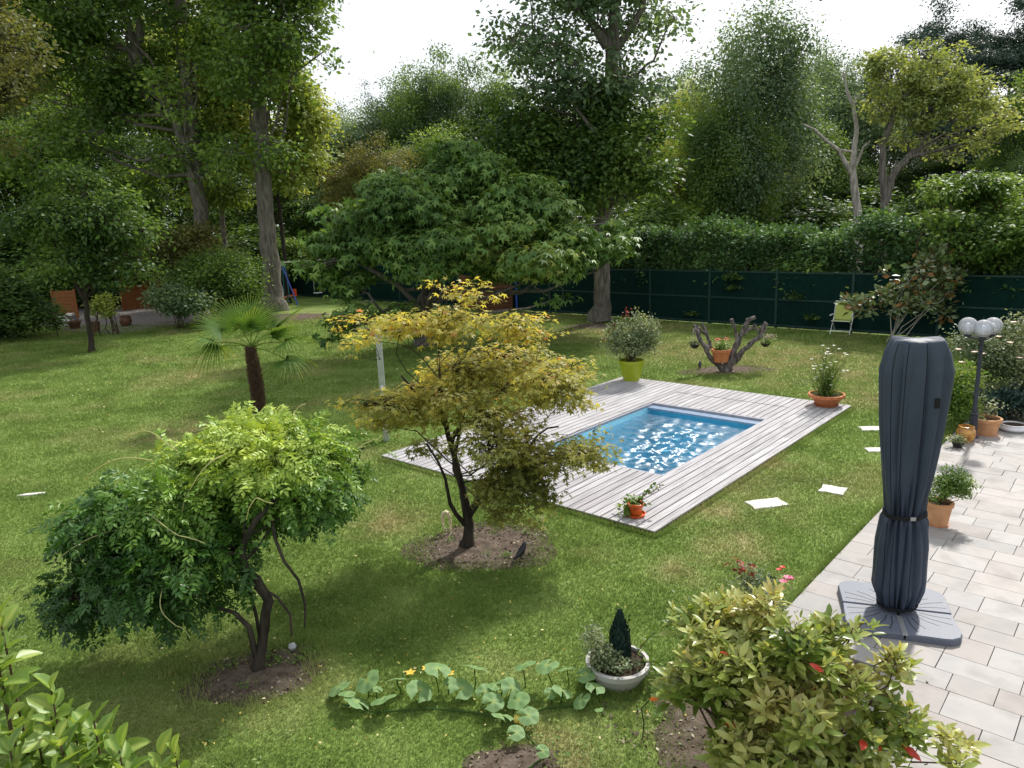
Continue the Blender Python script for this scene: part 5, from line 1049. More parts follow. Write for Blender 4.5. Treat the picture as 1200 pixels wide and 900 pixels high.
# little dark birds
def bird(label, c, rz, s=1.0, mat=M_blackp):
    t = thing('bird_ornament', label, 'ornament', c, rz)
    pts = np.array([(-.11, 0, .03), (-.06, 0, .06), (0, 0, .10), (.035, 0, .145), (.055, 0, .185), (.075, 0, .20)]) * s; V, Fq = tube(pts, np.array([.006, .022, .042, .034, .024, .008]) * s, 10); mk('body', V, [tuple(f) for f in Fq] + [tuple(range(10))[::-1], tuple(range(50, 60))], mat, t, smooth=True)
    MB().bar((.075 * s, 0, .19 * s), (.11 * s, 0, .182 * s), .008 * s).build('beak', M_stone, t)
    mb = MB(); mb.bar((0, .012 * s, 0), (0, .012 * s, .07 * s), .006 * s); mb.bar((0, -.012 * s, 0), (0, -.012 * s, .07 * s), .006 * s); mb.build('legs', mat, t)
bird('black bird ornament standing on the soil ring right of the yellow maple', G(611, 656), .6, 1.05)
bird('small dark bird ornament at the left rim of the stump soil', G(820, 433), 1.2, 1.1)
# cream wooden animal by the maple: flat cut boards joined as legs, body, neck
c = G(528, 625); t = thing('animal_ornament', 'cream painted long legged animal ornament standing left of the yellow maple stem', 'ornament', c, .0)
k = 1 / ppm(c) / 8
def K(x, z): return np.array([(x - 235) * k, 0, (360 - z) * k])
V, Fq = tube(np.array([K(165, 215), K(180, 170), K(200, 160), K(225, 180), K(238, 235)]) + [0, 0, .015], [.022, .03, .034, .03, .016], 10); mk('body', V, Fq, M_cream, t, smooth=True)
mb = MB(); mb.tube(np.array([K(238, 235), K(240, 180), K(234, 140)]), [.015, .014, .008], 7); mb.build('neck', M_cream, t, True)
for nm, p, dy in (('leg', [K(160, 200), K(158, 250), K(168, 285)], .02), ('leg', [K(225, 230), K(232, 290), K(238, 358)], -.015), ('leg', [K(240, 230), K(246, 270), K(240, 330)], .02), ('leg', [K(172, 205), K(172, 270), K(170, 345)], .05)):
    MB().tube(np.array(p) + [0, dy, 0], [.013, .010, .011], 7).build(nm, M_cream, t, True)

# ------------------------------------------------------------------ covered parasol
PC = np.array([3.72, 6.66, 0.0]); prz = math.radians(-18.6)
t = thing('covered_parasol', 'closed cantilever parasol under a slate blue cover on the patio', 'parasol', PC, prz)
ZT = ZAT(3.76, 6.7, 396); Zk = {v: ZAT(3.74, 6.6, v) for v in (440, 500, 560, 603, 640, 680, 716)}
for sx in (-1, 1):
    for sy in (-1, 1):
        V = []; prof = [(.012, .012), (.47, .012), (.47, .30), (.455, .37), (.37, .455), (.30, .47), (.012, .47)]
        prof = [(.010, .010), (.49, .010), (.50, .36), (.47, .44), (.40, .49), (.34, .50), (.010, .49)]
        m = len(prof)
        for z, q in ((.032, 1), (.085, 1), (.10, .965)):
            for x, y in prof: V.append((sx * ((x - .25) * q + .25), sy * ((y - .25) * q + .25), z))
        Fc = [tuple(range(2 * m, 3 * m))] + [(l + i, l + (i + 1) % m, l + m + (i + 1) % m, l + m + i) for l in (0, m) for i in range(m)]
        if sx * sy < 0: Fc = [f[::-1] for f in Fc]
        mk('base_weight', V, Fc, M_base, t)
mb = MB()
for sx in (-1, 1):
    for sy in (-1, 1):
        for j, (a1, r1) in enumerate(((.22, .47), (.45, .50), (.68, .42), (1.05, .40), (1.3, .44))):
            p0 = np.array([.20 * math.cos(a1 * .9 + .05), .20 * math.sin(a1 * .9 + .05), .1]); p1 = np.array([r1 * math.cos(a1), r1 * math.sin(a1), .1]); pm_ = (p0 + p1) / 2 + np.array([-.012, .012, 0])
            for a_, b_ in ((p0, pm_), (pm_, p1)): mb.bar((sx * a_[0], sy * a_[1], .1005), (sx * b_[0], sy * b_[1], .1005), .007, .003)
mb.build('grooves', M_blackp, t)
MB().box((0, -.33, .095), (.045, .34, .016)).build('cross_beam', M_metal, t); MB().lathe([(.035, .1), (.035, 2.3)], 12).build('pole', M_blackp, t)
# cover: lofted cloth with folds
na, nz_ = 260, 120
zs = np.linspace(.14, ZT, nz_); key = [.14, .20, .32, Zk[680], Zk[640], Zk[603] - .07, Zk[603], Zk[603] + .07, Zk[560], Zk[500], Zk[440] - .12, Zk[440] + .05, ZT - .12, ZT - .03, ZT]
HW = [.15, .20, .245, .262, .255, .215, .170, .182, .236, .292, .308, .318, .285, .245, .225]      # half width
HD = [.13, .17, .20, .21, .205, .18, .14, .15, .185, .205, .21, .21, .195, .175, .16]     # half depth
SQ = [2.2, 2.2, 2.4, 2.6, 2.6, 2.3, 2.2, 2.2, 2.8, 3.6, 4.6, 5.5, 7, 9, 10]
HW = HW if False else [q * .86 for q in HW]; HD = [q * .88 for q in HD]
FA = [.16, .14, .09, .05, .065, .11, .15, .13, .075, .062, .06, .055, .035, .016, .006]
HW[-5:] = [q * 1.04 for q in HW[-5:]]; o_ = np.argsort(key); key = np.array(key)[o_]; HW, HD, SQ, FA = [np.array(q)[o_] for q in (HW, HD, SQ, FA)]
a = np.linspace(0, 2 * PI, na, endpoint=False); rows = []
for z in zs:
    w2, d2, sq, fa = [np.interp(z, key, q) for q in (HW, HD, SQ, FA)]; ca, sa = np.cos(a), np.sin(a); r = (np.abs(ca / w2) ** sq + np.abs(sa / d2) ** sq) ** (-1 / sq)
    zz = (z - .14) / (ZT - .14); fa *= 1.35
    # sharp drapery folds: narrow ridges wandering slightly with height
    up = 1 / (1 + math.exp(-(z - Zk[560]) / .10)); fT = np.zeros(na); fL = np.zeros(na)
    for (ph, wdt, am, dr) in ((3.72, .14, 1.3, .1), (3.98, .07, -1.5, .05), (4.34, .04, -.4, .6), (4.62, .34, -.3, 0), (5.12, .07, -1.7, -.1), (5.34, .13, 1.6, -.15), (5.62, .07, -1.2, .05), (6.05, .20, 1.0, 0), (.6, .25, -1, 0), (1.5, .3, .8, 0), (2.4, .25, -1, 0), (3.1, .2, .9, 0), (3.42, .07, -1.1, 0)):
        dd = (a - ph - dr * (zz - .8) + PI) % (2 * PI) - PI; fT += am * np.exp(-(dd / wdt) ** 2)
    for (ph, wdt, am, dr) in ((3.6, .16, .9, .3), (3.9, .07, -1.0, .5), (4.12, .12, .7, .2), (4.36, .045, -1.3, -.5), (4.5, .09, .6, -.2), (4.72, .05, -1.5, .35), (4.92, .12, .9, .1), (5.2, .06, -1.0, -.3), (5.4, .12, .6, 0), (5.7, .08, -1.0, .2), (6.1, .2, .8, 0), (.5, .2, -1, 0), (1.2, .2, .9, 0), (2.0, .2, -1, 0), (2.7, .2, .9, .1), (3.2, .1, -1, 0)):
        dd = (a - ph - dr * (zz - .2) + PI) % (2 * PI) - PI; fL += am * np.exp(-(dd / wdt) ** 2)
    f = fT * up + fL * (1 - up)
    f2 = .35 * np.sin(a * 13 + 2.5 * math.sin(z * 1.7)) + .3 * np.sin(a * 21 + z * 2.2); low = math.exp(-((z - Zk[603]) / .16) ** 2) + math.exp(-((z - .14) / .10) ** 2)
    sag = .020 * math.exp(-((z - .30) / .09) ** 2) * np.maximum(0, np.sin(a * 5 + 1)) ** 2
    r = r * (1 + fa * (f + f2 * (.12 + 1.3 * low)) + .010 * np.sin(z * 9 + 3 * a + np.sin(a * 2)) * (1 - zz)) + sag
    # the flap corners at the shoulders
    sh = math.exp(-((z - (Zk[440] + .02)) / .16) ** 2); r *= 1 + .05 * sh * (np.exp(-((a - 0.1 + PI) % (2 * PI) - PI) ** 2 / .05))
    x = r * ca; y = r * sa; rows.append(np.c_[x, y, np.full(na, z) + (.012 * np.cos(2 * a) if z > ZT - .02 else 0)])
V = np.concatenate(rows); i = np.arange(nz_ - 1)[:, None] * na; j = np.arange(na)[None]; Fq = np.stack([i + j, i + (j + 1) % na, i + na + (j + 1) % na, i + na + j], -1).reshape(-1, 4)
tc = np.array([[0, 0, ZT + .008]]); V = np.vstack([V, tc]); Fl = [tuple(f) for f in Fq] + [((nz_ - 1) * na + k, (nz_ - 1) * na + (k + 1) % na, nz_ * na) for k in range(na)]
cov = mk('cloth_cover', V, Fl, M_fab, t, smooth=True)
def ringstrap(z, tk, hh, name, mat):
    kk = int(np.argmin(abs(zs - z))); r0 = rows[kk][:, :2]; ang = np.arctan2(r0[:, 1], r0[:, 0]); rad = np.hypot(r0[:, 0], r0[:, 1]); rs = np.array([max(rad[(np.arange(q - 10, q + 11)) % na]) for q in range(na)]); rs = np.convolve(np.r_[rs[-9:], rs, rs[:9]], np.ones(19) / 19, 'valid')
    V = []
    for dz, ex_ in ((-hh, .004), (-hh, .004 + tk), (hh, .004 + tk), (hh, .004)): V.append(np.c_[np.cos(a) * (rs + ex_), np.sin(a) * (rs + ex_), np.full(na, z + dz) + .01 * np.cos(a - .5)])
    V = np.concatenate(V); Fq = [(l * na + q, l * na + (q + 1) % na, ((l + 1) % 4) * na + (q + 1) % na, ((l + 1) % 4) * na + q) for l in range(4) for q in range(na)]
    return mk(name, V, Fq, mat, t), rs
s_, rs = ringstrap(Zk[603], .005, .02, 'strap', M_strap); qi = int(na * 5.05 / 6.283); MB().box((np.cos(a[qi]) * (rs[qi] + .014), np.sin(a[qi]) * (rs[qi] + .014), Zk[603]), (.05, .012, .035), rz=a[qi] + PI / 2).build('buckle', M_metal, s_)
ringstrap(.165, .008, .012, 'hem_cord', M_strap)
for aa_ in (4.20, 5.05, 3.85):
    qi = int(na * aa_ / 6.283); pp = np.array([rows[k_][qi] for k_ in range(2, nz_ - 1)]); pp[:, :2] *= 1.004; MB().tube(pp, .0032, 5).build('seam', M_strap, cov)
qi = int(na * 5.38 / 6.283); zf = Zk[440] - .22
kf = int(np.argmin(abs(zs - zf))); MB().box((rows[kf][qi][0] * 1.02, rows[kf][qi][1] * 1.02, zf), (.045, .012, .09), rz=.35).build('vent_flap', M_strap, t)

# ------------------------------------------------------------------ globe lamp
c = G(1139, 514); zc_ = ZAT(c[0], c[1], 386); t = thing('globe_lamp', 'dark blue garden lamp post with three smoky glass globes behind the parasol', 'lamp', c)
MB().lathe([(.001, .0), (.11, .0), (.11, .025), (.075, .05), (.07, .08), (.064, .26), (.058, .42), (.066, .43), (.066, .45), (.045, .47), (.05, .50), (.036, .54), (.032, zc_ - .2), (.05, zc_ - .18), (.05, zc_ - .15), (.001, zc_ - .14)], 20, cap=False).build('pole', M_lampm, t, True)
for k, (du, dv, dy) in enumerate(((1134.5, 382, -.02), (1152.5, 385, -.16), (1163.5, 382, .14))):
    p = LP(du, dv, c[1] + dy) - c; rg = .148
    arm = MB().tube(np.array([(0, 0, zc_ - .17), (p[0] * .5, p[1] * .5, p[2] - rg - .06), (p[0], p[1], p[2] - rg - .03)]), [.014, .014, .014], 8); arm.build('arm', M_lampm, t, True)
    cu = MB().lathe([(.001, -.03), (.05, -.03), (.065, .015), (.001, .015)], 16, c=(p[0], p[1], p[2] - rg + .0), cap=False).build('lamp_holder', M_lampm, t, True)
    gl = MB().lathe([(rg * math.cos(q), rg * math.sin(q)) for q in np.linspace(-1.25, PI / 2, 18)], 28, c=tuple(p), cap=False).build('globe', M_globe, t, True)
    MB().lathe([(.001, -.10), (.018, -.10), (.02, -.05), (.045, -.02), (.048, .01), (.03, .045), (.001, .055)], 14, c=tuple(p), cap=False).build('bulb', M_whitep, gl, True)

# ------------------------------------------------------------------ folding chair
c = G(986, 391); t = thing('folding_chair', 'lime green folding garden chair facing the pool in front of the fence', 'chair', c, -.62)
Wc = .29
def pr(*p): return [np.array(q) for q in p]
for sx in (-1, 1):
    MB().tube(np.array([(sx * Wc, -.30, 0), (sx * Wc, .10, .44), (sx * Wc, .20, .56)]), .012, 8).build('leg', M_whitem, t, True)
    MB().tube(np.array([(sx * (Wc - .03), .34, 0), (sx * (Wc - .03), .0, .30), (sx * (Wc - .03), -.22, .44)]), .012, 8).build('leg', M_whitem, t, True)
    MB().tube(np.array([(sx * (Wc - .015), .10, .40), (sx * (Wc - .015), .28, 1.02)]), .013, 8).build('back_upright', M_whitem, t, True)
    MB().box((sx * (Wc + .02), -.08, .62), (.05, .40, .022), ch=.006).build('armrest', M_whitem, t)
MB().tube(np.array([(-Wc + .015, .28, 1.02), (Wc - .015, .28, 1.02)]), .013, 8).build('top_rail', M_whitem, t, True)
MB().tube(np.array([(-Wc, -.20, .12), (Wc, -.20, .12)]), .010, 8).tube(np.array([(-Wc, -.22, .43), (Wc, -.22, .43)]), .011, 8).tube(np.array([(-Wc, .28, .05), (Wc, .28, .05)]), .009, 8).build('crossbar', M_whitem, t, True)
V = [(sx * (Wc - .03), y, z) for y, z in ((-.22, .445), (-.05, .42), (.10, .425)) for sx in (-1, 1)]; V += [(x, y, z - .008) for x, y, z in V]; mk('seat', V, [(0, 1, 3, 2), (2, 3, 5, 4), (6, 8, 9, 7), (8, 10, 11, 9), (0, 6, 7, 1), (4, 5, 11, 10)], M_chairf, t)
V = [(sx * (Wc - .03), y, z) for y, z in ((.115, .44), (.20, .72), (.275, 1.0)) for sx in (-1, 1)]; V += [(x, y + .008, z) for x, y, z in V]; mk('backrest', V, [(0, 1, 3, 2), (2, 3, 5, 4), (6, 8, 9, 7), (8, 10, 11, 9), (4, 5, 11, 10), (0, 6, 7, 1)], M_chairf, t)

# ------------------------------------------------------------------ pool shower at the deck corner
c = G(453, 517); zt = ZAT(c[0], c[1], 383); t = thing('pool_shower', 'slim aluminium shower column at the left deck corner behind the yellow maple', 'shower', c, .1)
MB().box((0, 0, zt / 2), (.11, .07, zt), ch=.01).build('column', M_metal, t, bevel=.008); MB().box((.22, 0, zt - .03), (.40, .03, .018)).build('shower_arm', M_metal, t)
MB().lathe([(.001, 0), (.03, .0), (.085, -.03), (.085, -.045), (.001, -.045)], 20, c=(.40, 0, zt - .04), cap=False).build('shower_head', M_whitem, t, True); MB().box((.0, -.045, 1.05), (.04, .03, .08)).build('tap', M_whitem, t)

# ------------------------------------------------------------------ swing set
c = G(345, 357) * [1, 1, 0]; Yq = 40.0; pL = LP(329, 308, Yq); pR = LP(392, 303, Yq + 2.2); c = np.array([pL[0], pL[1], 0]); hz = pL[2]
d = pR - pL; d[2] = 0; ln = np.linalg.norm(d); ang = math.atan2(d[1], d[0]); t = thing('swing_set', 'children\'s swing set with blue legs and orange seats behind the grey trunk', 'swing set', c, ang)
MB().tube(np.array([(-.35, 0, hz), (ln + .2, 0, hz)]), .04, 10).build('top_bar', M_rope, t, True)
for x in (0, ln):
    for sy in (-1, 1): MB().tube(np.array([(x, 0, hz), (x + (.15 if x else -.0) + (.25 if sy < 0 else 0), sy * .95, 0)]), .032, 8).build('leg', M_blue if sy < 0 else M_teal, t, True)
for x, w_, z in ((ln * .62, .26, .45),):
    sw = MB().box((x, 0, z), (.46, .2, .04), ch=.01).build('swing_seat', M_whitep, t); mb = MB(); mb.bar((x - .2, 0, z), (x - .2, 0, hz), .022); mb.bar((x + .2, 0, z), (x + .2, 0, hz), .022); mb.build('rope', M_rope, sw)
gd = MB(); gd.bar((.15, -.5, .42), (.15, .5, .42), .05); gd.bar((.15, -.3, .42), (.2, -.05, hz), .03); gd.bar((.15, .3, .42), (.1, .05, hz), .03); gd.bar((.15, -.25, .2), (.15, .25, .2), .05); g2 = gd.build('glider_frame', M_teal, t)
for x, y in ((-.25, -.2), (.55, .2)):
    MB().box((x, y, .42), (.42, .36, .05), ch=.01).box((x + (.17 if x > 0 else -.17), y, .60), (.06, .34, .34), ch=.01).build('glider_seat', M_orange, t)
# ------------------------------------------------------------------ timber screens
def slat_screen(name, label, p0, p1, h, ns, mat, cat_='wooden screen', gap=.02, arch=0):
    p0 = np.array(p0); p1 = np.array(p1); d = p1 - p0; ln = math.hypot(d[0], d[1]); t = thing(name, label, cat_, (p0[0], p0[1], 0), math.atan2(d[1], d[0])); sh = h / ns
    me = raw_mesh('slat', *(lambda m: (m.V, m.F))(MB().box((0, 0, 0), (ln - .08, .025, sh - gap))), mat)
    for k in range(ns):
        o = obj('slat', me, t); o.location = (ln / 2, (.012 if k % 2 else -.012), .05 + sh * (k + .5)); o.rotation_euler = (0, R.normal() * .004, 0)
    for x in (.0, ln): MB().box((x, 0, (h + .12) / 2), (.08, .08, h + .12), ch=.01).build('post', mat, t)
    return t
q0 = G(546, 366); q1 = G(570, 367); q2 = G(600, 365)
slat_screen('slatted_screen', 'brown horizontally slatted timber screen under the right of the sweetgum', q1, q2, 1.5, 9, M_woodr); slat_screen('slatted_screen', 'reddish timber screen panel half hidden behind the yellow maple top', G(540, 360), G(568, 366.5), 1.5, 9, M_woodr)
bp = MB().lathe([(.04, 0), (.04, 1.9)], 10).build('blue_pole', M_blue, None, True); bp.location = G(606, 366); tag(bp, 'thin dark blue pole standing right of the brown slatted screen', 'pole')
slat_screen('timber_screen', 'orange stained timber screen with curved top at the left terrace', G(66, 374), G(92, 373), 1.35, 8, M_wood, gap=.008)
slat_screen('timber_screen', 'orange timber shed side glimpsed behind the fruit tree leaves', G(145, 365), G(176, 362), 1.3, 9, M_wood, gap=.008)
c0 = G(68, 376); c1 = G(92, 375); d = c1 - c0; t = thing('stone_wall', 'low dry stone wall of pale blocks below the orange timber screen', 'wall', c0 + [0, -.35, 0], math.atan2(d[1], d[0])); ln = np.linalg.norm(d)
for r_ in range(3):
    x = 0
    while x < ln: 
        w_ = R.uniform(.2, .42); MB().box((x + w_ / 2, R.normal() * .02, .07 + r_ * .13), (w_ - .02, .28, .115), ch=.015, rz=R.normal() * .03).build('stone', M_stone if R.random() < .6 else M_gravel, t); x += w_
# thin sapling stake and the orange leaf on its stick
c = G(68, 396); t = thing('sapling_stake', 'thin bare stake on the lawn left of the bowl shaped pot', 'stake', c); MB().tube(np.array([(0, 0, 0), (.01, 0, .5), (0, 0, 1.0)]), .018, 6).build('stick', M_barkd, t, True)
c = G(127, 393); t = thing('young_shrub', 'small multi stemmed shrub with light leaves beside the dark fruit tree trunk', 'shrub', c)
bush('x', '', c, [(c + [0, 0, 1.25], np.array([.55, .4, .35])), (c + [.4, 0, 1.0], np.array([.4, .3, .25]))], M_far[3], 120, size=.13, tips=110, per=10, spread=.13, subk=14, stems=8, parent=t, sr=.03)
c = G(753, 866); t = thing('staked_leaf', 'orange leaf on a thin dark stick at the edge of the bottom flower bed', 'stick', c)
MB().tube(np.array([(0, 0, 0), (.01, 0, .14), (-.01, 0, .27), (.05, 0, .34)]), .005, 6).build('stick', M_barkd, t, True); V, Fa, tv = scatter(LEAF6, np.array([[.05, 0, .34]]), np.array([[1., 0, .35]]), np.array([[0, -.8, .6]]), .11, np.array([.5])); mk('leaf', V, Fa, leafmat('orange_leaf', [(0, (.6, .16, .03)), (1, (.65, .2, .05))]), t, tv)

# ------------------------------------------------------------------ palm
c = G(304, 488); zt = ZAT(c[0], c[1], 406); t = thing('fan_palm', 'short fan palm with shaggy brown trunk on the lawn behind the wisteria', 'palm tree', c)
zz = np.linspace(0, zt, 16); V, Fq = tube(np.c_[.02 * np.sin(zz * 3), zz * 0, zz], (.085 + .03 * np.sin(zz * 2.2)) + .010 * R.normal(size=16), 14); mk('trunk', V, Fq, M_fibre, t, smooth=True)
n = 5200; a = R.uniform(0, 6.28, n); z = R.random(n) * zt; rr = .085 + .03 * np.sin(z * 2.2); P = np.c_[.02 * np.sin(z * 3) + rr * np.cos(a), rr * np.sin(a), z]; D = np.c_[np.cos(a) * .8, np.sin(a) * .8, R.normal(size=n) * .7 + .2]
V, Fa, tv = scatter(T([(0, .08, 0), (0, -.08, 0), (1, 0, 0)], [(0, 1, 2)]), P, D, np.c_[-np.sin(a), np.cos(a), np.zeros(n)], R.uniform(.04, .085, n), R.random(n)); mk('fibres', V, Fa, leafmat('trunk_fibre', [(0, (.05, .03, .02)), (1, (.18, .12, .08))], trans=.05), t, tv)
def frond(seed, droop):
    rng = np.random.default_rng(seed); Vs = []; Fs = []; tt_ = []; o = 0; pl = .52; q = np.array([(0, 0, 0), (.18, 0, .03), (.36, 0, .02), (pl, 0, -.02)]); V, Fq = tube(q, [.014, .010, .008, .007], 4); F3 = np.concatenate([Fq[:, [0, 1, 2]], Fq[:, [0, 2, 3]]]); Vs.append(V); Fs.append(F3); tt_.append(np.full(len(V), .8)); o = len(V)
    for k, a in enumerate(np.linspace(-2.0, 2.0, 34)):
        ln = .50 * (1 - .10 * (a / 2) ** 2) * rng.uniform(.9, 1.05); m = 6; s = np.linspace(0, 1, m); dirv = np.array([math.cos(a), math.sin(a), 0]); sd_ = np.array([-dirv[1], dirv[0], 0])
        cen = q[-1] + dirv * (s * ln)[:, None] + np.array([0, 0, -1.0]) * (droop * ln * np.maximum(0, s - .35) ** 1.6 * rng.uniform(1.3, 2.6))[:, None] + np.array([0, 0, .05 * math.cos(a)]) ; wv = .0075 * np.array([.5, 1.3, 1.5, 1.1, .7, .08])
        V = np.concatenate([cen - sd_ * wv[:, None] + [0, 0, .006], cen + sd_ * wv[:, None]]); Fq = np.array([(i, i + 1, m + i) for i in range(m - 1)] + [(i + 1, m + i + 1, m + i) for i in range(m - 1)]); Vs.append(V); Fs.append(Fq + o); o += len(V); tt_.append(np.clip(np.tile(s, 2) * .5 * rng.uniform(.6, 1.5) + .2 + droop * .22, 0, 1))
    return raw_mesh('frond', np.concatenate(Vs), np.concatenate(Fs), M_palm, np.concatenate(tt_))
fm = [frond(1, .08), frond(2, .35), frond(3, .9)]
for k, (az, el, kd, s_) in enumerate(((95, 62, 0, 1.0), (50, 48, 0, 1.05), (140, 50, 0, 1.05), (15, 34, 0, 1.05), (175, 34, 0, 1.05), (250, 58, 0, .85), (300, 52, 0, .9), (195, 14, 1, 1.15), (178, 4, 2, 1.1), (2, 8, 1, 1.1), (352, -18, 1, 1.2), (75, 30, 0, 1.05), (0, 80, 0, .7), (335, 24, 0, 1.0))):
    o = obj('frond', fm[kd], t); o.location = (0, 0, zt - .02); o.rotation_euler = (R.uniform(-.3, .3), -math.radians(el), math.radians(az)); o.scale = (s_ * 1.28,) * 3
# rotation order: roll about its own axis first, then pitch, then heading
# ------------------------------------------------------------------ pumpkin
def pump_leaf(seed):
    rng = np.random.default_rng(seed); n = 30; a = np.linspace(-PI + .28, PI - .28, n); r = .5 * (1 + .10 * np.abs(np.sin(a * 2.5)) - .06 + rng.normal(size=n) * .02) * (1 - .12 * np.cos(a + PI) * 0)
    V = [(0, 0, .0)]; 
    for f, h in ((.55, .03), (1.0, .02)):
        for x, ra in zip(a, r): V.append((ra * f * math.cos(x), ra * f * math.sin(x), -.10 * f * f + h * math.cos(x * 5) + .06 * f * abs(math.sin(x))))
    Fc = [(0, i + 1, i + 2) for i in range(n - 1)] + [(i + 1, i + 1 + n, i + 2 + n, i + 2) for i in range(n - 1)]
    me = raw_mesh('leaf', V, Fc, M_pump, [.9 if i == 0 else .35 + .25 * (i > n) for i in range(len(V))], True); return me
pl_ = [pump_leaf(s) for s in range(4)]
c0 = G(560, 812); t = thing('pumpkin_plant', 'row of broad pale green pumpkin leaves trailing across the near lawn', 'pumpkin plant', c0)
pts_ = [(397, 805, 26, .05), (430, 797, 30, .14), (419, 822, 28, .06), (449, 818, 28, .10), (466, 795, 24, .12), (492, 808, 30, .10), (513, 783, 30, .20), (541, 806, 28, .12), (557, 781, 30, .20), (589, 765 + 32, 14, .14), (568, 810, 20, .10), (578, 822, 24, .08), (581, 803, 18, .12), (600, 806, 26, .12), (607, 820, 26, .10),
        (589, 838, 26, .08), (619, 838, 24, .07), (615, 778, 26, .20), (641, 779, 26, .18), (665, 783, 22, .16), (686, 790, 22, .14), (659, 809, 24, .10), (681, 820, 22, .05), (698, 805, 22, .12), (605, 858, 20, .06), (636, 880, 16, .05), (702, 831, 10, .04), (645, 812, 14, .08), (528, 800, 16, .09), (440, 806, 18, .09), (408, 812, 20, .08)]
for k, (u, v, wp, z) in enumerate(pts_):
    p = G(u, v, z + .05); o = obj('leaf', pl_[k % 4], t); o.location = p - c0; s_ = wp / ppm(p) * 1.12; o.scale = (s_, s_ * .95, s_)
    o.rotation_euler = (R.normal() * .15 + .35, R.normal() * .18, R.uniform(0, 6.28)); g0 = np.array([p[0] + R.normal() * .02, p[1] + .03, 0.0]); q = curve(g0, p - [0, 0, .01], R, .05, .05, 5); MB().tube(q - c0, np.linspace(.006, .004, 5), 6).build('leaf_stalk', M_herb, t, True)
for nm, seq in (('vine', [(400, 825), (440, 835), (500, 830), (560, 835), (600, 845), (640, 885), (620, 900)]), ('vine', [(600, 845), (640, 830), (690, 825)])):
    q = np.array([G(u, v, .025) for u, v in seq]); MB().tube(q - c0, .008, 6).build(nm, M_herb, t, True)
V, Fq = [], None
for u, v, s_ in ((606, 843, .05), (610, 846, .035)):
    MB().lathe([(.001, -.8), (.5, -.7), (.85, -.3), (.9, .1), (.6, .6), (.2, .75), (.05, .9)], 14, cap=False).build('gourd', M_yelp if 'M_yelp' in globals() else M_litter, t, True); o = t.children[-1]
for o in [x for x in t.children if x.name.startswith('gourd')]:
    pass
gs = [x for x in t.children if x.name.startswith('gourd')]
for o, (u, v, s_) in zip(gs, ((606, 843, .045), (611, 846, .03))): o.location = G(u, v, .05) - c0; o.scale = (s_ * .8, s_ * .8, s_)
M_gourd = noisy('yellow_gourd', (.6, .45, .08), (.7, .55, .12), 9, .4)
for o in gs: o.data.materials.clear(); o.data.materials.append(M_gourd)
flowers(t, c0, [G(481, 789, .15), G(500, 784, .14), G(527, 790, .14)], M_yel, .055, 'pumpkin_flower', 5, 130)

# ------------------------------------------------------------------ big-leaved magnolia bottom left: every large leaf its own piece
lm_ = []
for s in range(3):
    rng = np.random.default_rng(200 + s); prof = [(0, .0), (.10, .13), (.28, .25), (.5, .30), (.72, .25), (.90, .12), (1.0, 0)]; V = []; tv = []
    for x, w_ in prof:
        z = -.22 * (x - .3) ** 2 + .02; wv = .012 * math.sin(x * 16 + s)
        V += [(x, -w_ * .95, z + .10 * w_ / .2 * .9 + wv), (x, -w_ * .5, z + .03), (x, 0, z), (x, w_ * .5, z + .03), (x, w_ * .95, z + .10 * w_ / .2 * .9 - wv)]; tv += [.55, .4, .95, .4, .6]
    Fc = [(5 * i + j, 5 * i + 5 + j, 5 * i + 6 + j, 5 * i + 1 + j) for i in range(6) for j in range(4)]; lm_.append([raw_mesh('leaf', V, Fc, M_magn, np.clip(np.array(tv) * sc_ + ad, 0, 1), True) for sc_, ad in ((.8, .0), (.8, .2), (1, -.2))])
Yg = 2.9; bb = np.array([-1.75, 2.75, 0.0]); t = thing('magnolia_bush', 'near magnolia bush with large pale green leaves at the bottom left corner', 'magnolia', bb)
tipsm = [(-6, 760, 0), (25, 830, .1), (60, 800, .0), (78, 830, .1), (45, 860, 0), (12, 870, -.1), (110, 835, 0), (128, 845, .1), (90, 880, -.1), (60, 900, -.2), (20, 920, -.2), (120, 900, -.1), (185, 880, .2), (205, 870, .2), (180, 905, .1), (5, 800, 0), (140, 870, 0), (-20, 830, 0), (100, 850, .15), (35, 900, -.1), (0, 715, .1), (-8, 740, 0), (88, 850, 0), (30, 860, 0), (60, 830, .05), (100, 905, 0), (40, 935, -.2), (70, 855, -.1), (150, 925, 0), (-10, 900, -.2)]
rng = np.random.default_rng(210); st_ = []; nl = 0
for u, v, dy in tipsm:
    p = LP(u, v + 10, Yg + dy); p0 = bb + [rng.normal() * .05, rng.normal() * .05, 0]; mid = np.array([p[0], p[1], p[2] * .6]); q = np.array([p0, bb + (mid - bb) * [.4, .4, .5], mid, p]); s = np.linspace(0, 1, 4); s2 = np.linspace(0, 1, 9)
    qq = np.stack([np.interp(s2, s, q[:, i]) for i in range(3)], 1); st_.append(tube(qq, np.linspace(.013, .004, 9), 6))
    for k in range(9):
        h = k / 9; a_ = k * 2.4 + rng.random(); o = obj('leaf', lm_[k % 3][rng.integers(3)], t); o.location = p - bb - np.array([0, 0, .26 * h]) + rng.normal(size=3) * .01; s_ = rng.uniform(.09, .165) * (.8 + .4 * h)
        o.scale = (s_, s_ * rng.uniform(.9, 1.15), s_); el = 1.15 - 1.1 * h + rng.normal() * .2; o.rotation_euler = (rng.normal() * .35, -el, a_); nl += 1
V, Fa = cat(st_); mk('stems', V - bb, Fa, M_twig, t, smooth=True)

